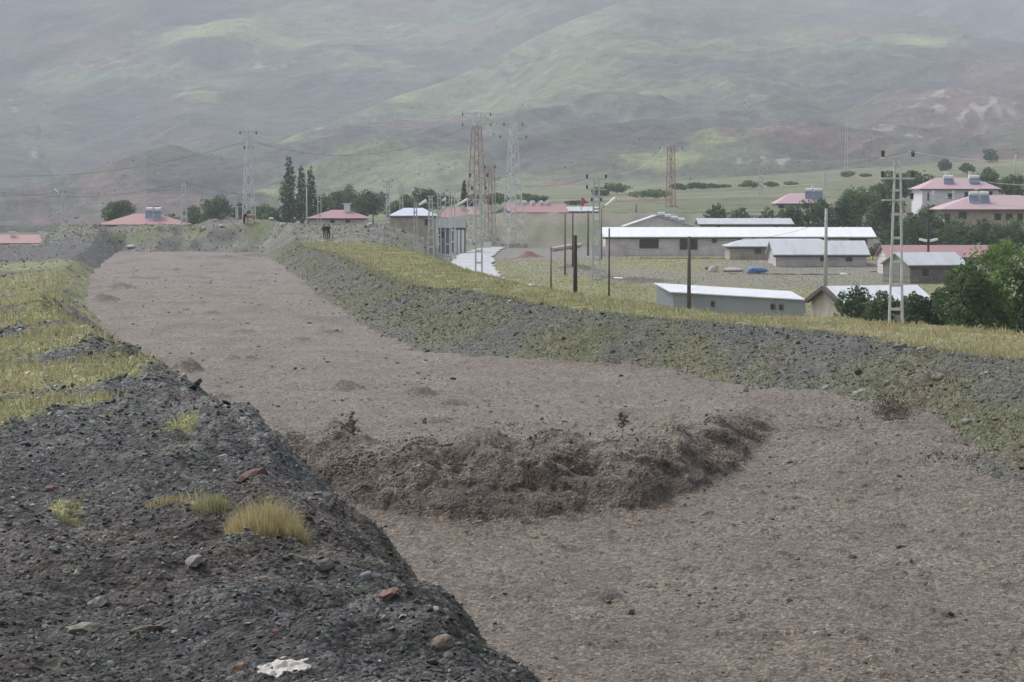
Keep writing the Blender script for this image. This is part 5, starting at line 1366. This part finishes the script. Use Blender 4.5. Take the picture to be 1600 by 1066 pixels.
def low_shed():
    def G(u, v, z=None):     # corner on the ground under a roof corner
        return P(u, v, z)
    yl, yr = 152.0, 143.0
    A = Vector(P(1047, 456, yl)); B = Vector(P(1259, 468, yr))          # low front eave
    d = (B - A); d.z = 0; d.normalize(); nrm = Vector((-d.y, d.x, 0)); 
    if nrm.y < 0: nrm = -nrm
    dep = 5.0
    t = thing('shed', 'long low metal shed with a white corrugated roof in the meadow', 'shed', (A.x, A.y, h1(A.x, A.y)), math.atan2(d.y, d.x))
    inv = t.matrix_basis.inverted(); inv = Matrix.Translation(t.location) @ Euler(t.rotation_euler).to_matrix().to_4x4(); inv = inv.inverted()
    a, b = inv @ A, inv @ B; L = b.x; hz = a.z; hz2 = b.z; up = ZV(443, yl + dep) - (ZV(456, yl))
    c2, d2 = inv @ Vector(P(1236, 455, yr + 4.5)), inv @ Vector(P(1021, 442, yl + 3.2)); up = d2.z - hz; dep = 3.2
    MB().slab([(a.x, 0, hz), (b.x, 0, hz2), tuple(c2), tuple(d2)], .08).build('roof', M['bright_roof'], t)
    m = MB(); m.quadbox([(.15, .25, -.6), (L - .3, .25, -.6), (L - .3, .35, -.6), (.15, .35, -.6), (.15, .25, hz - .1), (L - .3, .25, hz2 - .1), (L - .3, .35, hz2 - .1), (.15, .35, hz - .1)])
    for e, (px_, py_, pz_), zf in ((.15, tuple(d2), hz), (L - .3, tuple(c2), hz2)):
        qx, qy = e + (px_ - (0 if e < 1 else L)) * .9, py_ - .15; s_ = .1
        m.quadbox([(e, .25, -.6), (e + s_, .25, -.6), (qx + s_, qy, -.6), (qx, qy, -.6), (e, .25, zf - .12), (e + s_, .25, zf - .12), (qx + s_, qy, pz_ - .14), (qx, qy, pz_ - .14)])
    m.build('wall', M['metal_wall'], t)
    for fx in (.30, .74, .80):
        f_ = MB().box(fx * L - .03, fx * L + .38, .20, .24, .45, min(hz, hz2) - .35).build('window', M['frame'], t)
        MB().box(fx * L + .03, fx * L + .32, .17, .198, .5, min(hz, hz2) - .45).build('pane', M['pane'], f_)
low_shed()
gs = H_('shed', 'gabled shed with dark barge board and pale roof behind the bushes', 'shed', 1308, 1470, 138, 472, 500, 446, 5.5, wall='plaster_tan', roofm='bright_roof', yaw=.28, over=.2, wins=[(1340, 1350, 480, 488)])
cx, z0, he, hi, hw = gs[3]
for a_, b_ in (((-hw, 0, he - .05), (-hw, 2.75, hi - .05)), ((-hw, 5.5, he - .05), (-hw, 2.75, hi - .05))): MB().bar((a_[0] - .05, a_[1], a_[2] - .08), (b_[0] - .05, b_[1], b_[2] - .08), .28, .28).build('barge_board', M['fascia'], gs[0])
H_('house', 'grey-roofed stone cottage with a gable door behind the twin lamps', 'cottage', 1416, 1520, 208, 414, 445, 394, 7, wall='stone_wall', roofm='grey_roof', yaw=.25, over=.25, wins=[(1440, 1452, 420, 432)])
H_('house', 'long low building with a dull red roof behind the grey cottage', 'building', 1386, 1560, 232, 402, 430, 383, 8, wall='plaster_pink', roofm='red_roof', over=.3, wins=[(1396, 1404, 408, 418), (1500, 1512, 406, 414)])
# villas
v1 = H_('villa', 'white two-storey villa with a pink hip roof and two solar heaters', 'villa', 1437, 1566, 372, 295, 338, 278, 11, roof='hip', ridge_in=.55, wall='plaster_white', roofm='pink_roof', over=.6, zb=ZV(336, 372),
   wins=[(1450, 1453, 300, 314), (1482, 1491, 302, 311), (1508, 1514, 300, 310), (1516, 1522, 302, 308), (1540, 1552, 299, 306), (1484, 1496, 320, 330), (1455, 1462, 320, 330)], chim=[(1486, 269, 4, 'plaster_white'), (1524, 269, 4, 'plaster_white')], solar=[(1479, 1495, 279, 288), (1519, 1536, 279, 288)])
t = v1[0]; cx, z0, he, hi, hw = v1[3]
MB().box(-hw + 2.2, hw - 3.5, -1.0, .58, he - 2.9, he - 2.7).build('balcony_floor', M['plaster_white'], t)
MB().box(-hw + 2.2, hw - 3.5, -1.0, -.9, he - 2.7, he - 1.9).build('balcony_rail', M['plaster_white'], t)
for xx in (-hw + 2.4, -hw + 6, hw - 3.8): MB().box(xx - .25, xx + .25, -.95, -.6, he - 1.9, he - .35).build('column', M['plaster_white'], t)
H_('house', 'wide bungalow with pink hip roof and broad solar panels under the villa', 'bungalow', 1470, 1668, 345, 327, 352, 305, 12, roof='hip', ridge_in=.62, wall='plaster_tan', roofm='pink_roof', over=.9, zb=ZV(352, 345),
   wins=[(1478, 1486, 334, 344), (1500, 1512, 332, 342), (1556, 1566, 334, 344), (1574, 1584, 334, 344), (1592, 1600, 334, 344)], chim=[(1536, 296, 4, 'yellow')], solar=[(1520, 1536, 305, 319), (1537, 1552, 305, 319)])
H_('house', 'small house with pink roof and broad solar panels above the tree belt', 'house', 1212, 1300, 420, 318, 336, 302, 9, roof='hip', ridge_in=.6, wall='plaster_tan', roofm='pink_roof', over=.5, wins=[(1218, 1226, 320, 328), (1256, 1264, 320, 328)], chim=[(1274, 288, 4, 'plaster_white')], solar=[(1260, 1272, 299, 311), (1273, 1288, 299, 311)])
# centre and left
H_('house', 'tan house with a grey-blue metal hip roof beside the rubble slope', 'house', 606, 682, 318, 337, 388, 325, 8, roof='hip', ridge_in=.6, wall='plaster_tan', roofm='blue_roof', over=.35, wins=[(664, 668, 343, 352)])
H_('house', 'house with a red roof behind the dark striped shed', 'house', 684, 756, 372, 340, 356, 324, 9, roof='hip', ridge_in=.4, wall='plaster_grey', roofm='red_roof', over=.4, wins=[(700, 706, 343, 350)], chim=[(722, 322, 5, 'plaster_white')])
H_('house', 'pale house with a dull grey-pink gable roof between the pylons', 'house', 757, 810, 378, 338, 350, 324, 9, roof='gable_front', ridge=.55, wall='plaster_tan', roofm='grey_roof', over=.3, wins=[(778, 783, 334, 339)])
H_('school_building', 'long low building with a red roof topped by a row of white tanks', 'building', 785, 890, 384, 332, 346, 319, 9, roof='hip', ridge_in=.14, wall='plaster_grey', roofm='red_roof', over=.4, wins=[(820, 826, 334, 339), (840, 846, 334, 339), (860, 866, 334, 339)])
for i, u in enumerate((808, 819, 832, 845, 855)):
    y0 = 388.3; x = XU(u, 317, y0); z = ZV(319.3, y0)
    t = thing('water_tank', ['first', 'second', 'middle', 'fourth', 'last'][i] + ' white roof tank from the grey pylon on the long red roof', 'water tank', (x, y0, z), .3 * i, 'white tanks on the long red roof')
    MB().bar((-.35, 0, .35), (.35, 0, .35), .5, .5, 12).build('tank_body', M['tank'], t); MB().box(-.3, .3, -.25, .25, -.25, .16).build('stand', M['steel_pale'], t)
H_('house', 'small house with a low cream roof behind the red flag', 'house', 878, 938, 392, 330, 340, 323, 7, roof='gable', wall='plaster_tan', roofm='grey_roof', over=.3, wins=[(906, 910, 332, 337)])
H_('house', 'house with a red hip roof and a big white-capped chimney', 'house', 478, 574, 330, 341, 362, 328, 10, roof='hip', ridge_in=.75, wall='plaster_pink', roofm='red_roof', over=.5, wins=[(516, 522, 343, 348), (540, 546, 343, 348)], chim=[(539, 319, 9, 'tank')])
H_('house', 'house with a long red roof carrying bright blue solar panels', 'house', 152, 286, 330, 351, 372, 334, 10, roof='hip', ridge_in=.72, wall='plaster_tan', roofm='red_roof', over=.4, wins=[(190, 196, 353, 357)], chim=[(239, 321, 6, 'brick')], solar=[(223, 235, 330, 341), (236, 248, 330, 341)])
H_('house', 'low red roof with two white roof tanks at the far left edge', 'house', -40, 64, 305, 380, 392, 367, 9, roof='hip', ridge_in=.12, wall='plaster_grey', roofm='red_roof', over=.4, chim=[(10, 363, 6, 'tank'), (57, 363, 6, 'tank')])
sh = H_('shed', 'dark shed with white vertical wall panels beside the wet road', 'shed', 684, 728, 305, 356, 384, 341, 8, roof='gable', wall='blue_wall', roofm='dark_roof', over=.15, wins=[(686, 694, 362, 372)])
t = sh[0]; cx, z0, he, hi, hw = sh[3]
for i, (a, b) in enumerate(((709, 713.5), (715, 719), (721, 725))):
    MB().box(XU(a, 360, 305) - cx, XU(b, 360, 305) - cx, .07, .13, .1, he - .2).build('wall_panel', M['sheet_white'], t)
# walls, rails, odds and ends
def wallrun(u0, u1, vt, vb, y, th, mat, label, name='stone_wall', cat='wall', group='low walls'):
    x0, x1 = XU(u0, vt, y), XU(u1, vt, y); zt, zb = ZV(vt, y), min(ZV(vb, y), h1((x0 + x1) / 2, y) - .2); n = 26
    mb = MB(); V = []; 
    xs = np.linspace(x0, x1, n); zz = zt + .10 * pn(xs / 1.3, xs * 0, 921) + .05 * pn(xs / .4, xs * 0, 922)
    for i in range(n - 1): mb.quadbox([(xs[i], y, zb), (xs[i + 1], y, zb), (xs[i + 1], y + th, zb), (xs[i], y + th, zb), (xs[i], y, zz[i]), (xs[i + 1], y, zz[i + 1]), (xs[i + 1], y + th, zz[i + 1]), (xs[i], y + th, zz[i])])
    o = mb.build(name, M[mat], None); props(o, label, cat, group)
wallrun(1000, 1140, 403, 421, 268, .6, 'stone_wall', 'rough stone retaining wall under the long barn windows')
wallrun(1140, 1330, 428, 440, 236, .6, 'stone_wall', 'low stone wall in front of the lower grey barn')
wallrun(1360, 1412, 424, 440, 240, .5, 'stone_wall', 'stone wall stub beside the olive tree')
wallrun(924, 946, 385, 402, 283, .5, 'plaster_pink', 'short plastered wall joining the left end of the long barn', name='plaster_wall')
def heap_obj(u, v, wpx, hpx, y, mat, label, cat, name, seed, group=None, jag=.3, lift=0):
    x = XU(u, v, y); z = h1(x, y); r2 = np.random.default_rng(seed)
    vv = ICO2_V * (1 + jag * r2.uniform(-1, 1, (len(ICO2_V), 1))) * np.array((wpx / 2, wpx / 3, hpx * .62)) * y / F
    o = link(name, np_mesh(name, vv, ICO2_F, np.tile(np.array((.3, .3, .3)), (len(vv), 1)), True), M[mat])
    o.location = (x, y, max(z, ZV(v + hpx * .1, y)) + lift); props(o, label, cat, group)
heap_obj(1182, 422, 32, 9, 238, 'tarp_blue', 'bright blue tarpaulin bundled over a heap by the barn wall', 'tarpaulin', 'blue_tarp', 1)
heap_obj(1113, 428, 18, 14, 240, 'concrete', 'pale bulging sack pile left of the blue tarpaulin', 'sack pile', 'sack_pile', 2)
heap_obj(1112, 418, 18, 7, 241, 'brick', 'reddish rubble on top of the pale sack pile', 'rubble heap', 'rubble_heap', 4)
heap_obj(1145, 422, 34, 7, 241, 'concrete', 'grey boards stacked between the sack pile and the blue tarpaulin', 'board stack', 'board_stack', 5, jag=.12)
heap_obj(967, 435, 18, 3, 192, 'sheet_white', 'white sheet lying in the meadow by the thin brown pole', 'sheet', 'white_sheet', 6)
heap_obj(829, 446, 9, 5, 175, 'sheet_white', 'small pale bundle in the meadow left of the blackened pole', 'bundle', 'bundle', 7)
heap_obj(1318, 428, 14, 4, 236, 'sheet_white', 'small pale object on the ground before the lower barn', 'scrap', 'metal_scrap', 8)
# barrier at the far end of the road
x = XU(762, 380, 340); z = h1(x, 340)
t = thing('road_barrier', 'white slatted barrier at the far end of the wet road', 'barrier', (x, 340, z))
for zz in (.15, .5, .85): MB().box(-.6, .6, -.05, .05, zz, zz + .24).build('slat', M['sheet_white'], t)
for xx in (-.55, .55): MB().box(xx - .05, xx + .05, .05, .12, -.1, 1.15).build('post', M['steel_pale'], t)

# ------------------------------------------------------------------ people and calf
SKIN = flat_mat('skin', (0.42, 0.27, 0.2), 0.6, var=.1)
def cloth(n, c): return flat_mat(n, c, 0.9, var=.25, scale=14)
def skinned(name, joints, edges, mat, parent, sub=2):
    me = bpy.data.meshes.new(name); me.from_pydata([j[0] for j in joints], edges, []); me.update()
    o = bpy.data.objects.new(name, me); COL.objects.link(o)
    sk = o.modifiers.new('skin', 'SKIN'); sv = me.skin_vertices[0].data
    for i, j in enumerate(joints):
        rr = j[1]; sv[i].radius = (rr, rr) if not isinstance(rr, tuple) else rr
    sv[0].use_root = True
    sb = o.modifiers.new('sub', 'SUBSURF'); sb.levels = sub; sb.render_levels = sub
    dg = bpy.context.evaluated_depsgraph_get(); m2 = bpy.data.meshes.new_from_object(o.evaluated_get(dg))
    o.modifiers.clear(); o.data = m2; m2.materials.clear(); m2.materials.append(mat); o.parent = parent
    m2.polygons.foreach_set("use_smooth", [True] * len(m2.polygons))
    return o
def person(loc, rz, label, top, legs, pose='stand', hairc=(.02, .018, .015), scale=1.0, group='people on the banks'):
    t = thing('person', label, 'person', loc, rz, group); t.scale = (scale,) * 3
    lh = 1 if pose != 'film' else 1.38
    if pose == 'film': hl, hr, el, er = (.10, -.34, 1.52), (-.10, -.34, 1.52), (.30, -.14, 1.26), (-.30, -.14, 1.26)
    elif pose == 'bend': hl, hr, el, er = (.2, -.55, .62), (-.15, -.6, .6), (.26, -.4, .9), (-.24, -.42, .9)
    else: hl, hr, el, er = (.30, -.06, .80), (-.30, -.04, .80), (.28, .02, 1.10), (-.28, .02, 1.10)
    by = 0.0 if pose != 'bend' else -.30; bz = 0 if pose != 'bend' else -.18
    J = [((0, 0, .95), .14), ((0, by * .4, 1.18 + bz * .4), .13), ((0, by, 1.38 + bz), .14), ((0, by * 1.15, 1.50 + bz), .05), ((0, by * 1.3 - .02, 1.60 + bz), .088), ((0, by * 1.35, 1.70 + bz), .10),
         ((.18, by, 1.42 + bz), .06), (el, .045), (hl, .032), ((-.18, by, 1.42 + bz), .06), (er, .045), (hr, .032),
         ((.10, 0, .88), .09), ((.12, -.02, .50), .06), ((.13, .02, .09), .045), ((.14, -.14, .04), .035), ((-.10, 0, .88), .09), ((-.12, -.02, .50), .06), ((-.13, .02, .09), .045), ((-.14, -.14, .04), .035)]
    for a, b in ((8, hl), (11, hr)): pass
    E = [(0, 1), (1, 2), (2, 3), (3, 4), (4, 5), (2, 6), (6, 7), (7, 8), (2, 9), (9, 10), (10, 11), (0, 12), (12, 13), (13, 14), (14, 15), (0, 16), (16, 17), (17, 18), (18, 19)]
    skinned('body', J, E, SKIN, t)
    g = 1.22
    Jt = [((0, 0, .80), .20), (J[1][0], .18), (J[2][0], .185), (J[6][0], .085), (el, .07), (tuple(Vector(el).lerp(Vector(hl), .85)), .055), (J[9][0], .085), (er, .07), (tuple(Vector(er).lerp(Vector(hr), .85)), .055)]
    skinned('jacket', Jt, [(0, 1), (1, 2), (2, 3), (3, 4), (4, 5), (2, 6), (6, 7), (7, 8)], top, t)
    Jl = [((0, 0, .94), .11), (J[12][0], .115), (J[13][0], .085), ((.13, .01, .12), .075), (J[16][0], .115), (J[17][0], .085), ((-.13, .01, .12), .075)]
    skinned('trousers', Jl, [(0, 1), (1, 2), (2, 3), (0, 4), (4, 5), (5, 6)], legs, t)
    for s_ in (1, -1): skinned('shoe', [((.13 * s_, .05, .05), .06), ((.14 * s_, -.15, .04), .05)], [(0, 1)], SHOE, t, 1)
    hx = J[5][0]
    skinned('hair', [((hx[0], hx[1] + .05, hx[2] - .09), .118), ((hx[0], hx[1] + .025, hx[2] + .04), .125)], [(0, 1)], cloth('hair', hairc), t)
    return t
SHOE = cloth('shoe_leather', (.03, .025, .02))
navy, olive, grey_bl, blk, wht = cloth('navy_cloth', (.03, .03, .065)), cloth('dark_olive', (.03, .032, .03)), cloth('grey_trousers', (.14, .14, .18)), cloth('dark_trousers', (.03, .035, .03)), cloth('white_shirt', (.62, .62, .66))
def on_ground(u, y): x = XU(u, 350, y); return (x, y, h1(x, y))
yp = 241
person(on_ground(507.0, yp), 2.8, 'person in a navy jacket and grey trousers standing on the bank, back turned', navy, grey_bl)
person(on_ground(513.2, yp), -2.6, 'person in dark olive clothes raising both hands to the face beside the navy jacket', olive, blk, 'film')
person(on_ground(381.5, 267), 1.2, 'person in black bending forward beside the brown calf on the ridge', blk, blk, 'bend')
person(on_ground(604, 285), .2, 'person in a white shirt standing at the left corner of the grey-roofed house', wht, cloth('blue_trousers', (.08, .08, .2)))
def calf():
    x, y, z = x, y, z = on_ground(391, 267); brown = flat_mat('calf_hide', (.38, .24, .13), .85, var=.35, scale=4)
    t = thing('calf', 'light brown calf standing on the ridge under the big grey pylon', 'calf', (x, y, z), 0.1)
    J = [((.42, 0, .86), .20), ((.05, 0, .86), .22), ((-.38, 0, .90), .19), ((-.58, 0, 1.02), .11), ((-.74, 0, 1.10), .10), ((-.92, -.02, .98), .06),
         ((-.36, .13, .62), .075), ((-.37, .13, .34), .045), ((-.36, .13, .05), .04), ((-.36, -.13, .62), .075), ((-.40, -.13, .34), .045), ((-.42, -.13, .05), .04),
         ((.46, .13, .66), .10), ((.55, .13, .40), .05), ((.47, .13, .05), .04), ((.44, -.13, .66), .10), ((.54, -.13, .40), .05), ((.50, -.13, .05), .04),
         ((.62, 0, .92), .03), ((.68, 0, .50), .02), ((-.70, .14, 1.16), .025), ((-.70, -.14, 1.16), .025)]
    E = [(1, 0), (1, 2), (2, 3), (3, 4), (4, 5), (2, 6), (6, 7), (7, 8), (2, 9), (9, 10), (10, 11), (0, 12), (12, 13), (13, 14), (0, 15), (15, 16), (16, 17), (0, 18), (18, 19), (4, 20), (4, 21)]
    skinned('body', J, E, brown, t)
calf()

# ------------------------------------------------------------------ haze (rain-laden air)
def haze():
    o = MB().box(-3000, 3600, -60, 4600, -120, 640).build('haze', None, None)
    m = bpy.data.materials.new('haze'); m.use_nodes = True; n = m.node_tree; n.nodes.clear()
    v = n.nodes.new('ShaderNodeVolumePrincipled'); v.inputs['Color'].default_value = (*HAZE_COLOR, 1); v.inputs['Density'].default_value = HAZE_DENSITY
    v.inputs['Anisotropy'].default_value = 0.2
    out = n.nodes.new('ShaderNodeOutputMaterial'); n.links.new(v.outputs[0], out.inputs['Volume'])
    o.data.materials.clear(); o.data.materials.append(m); props(o, kind='stuff', label='pale rainy haze filling the valley')
haze()
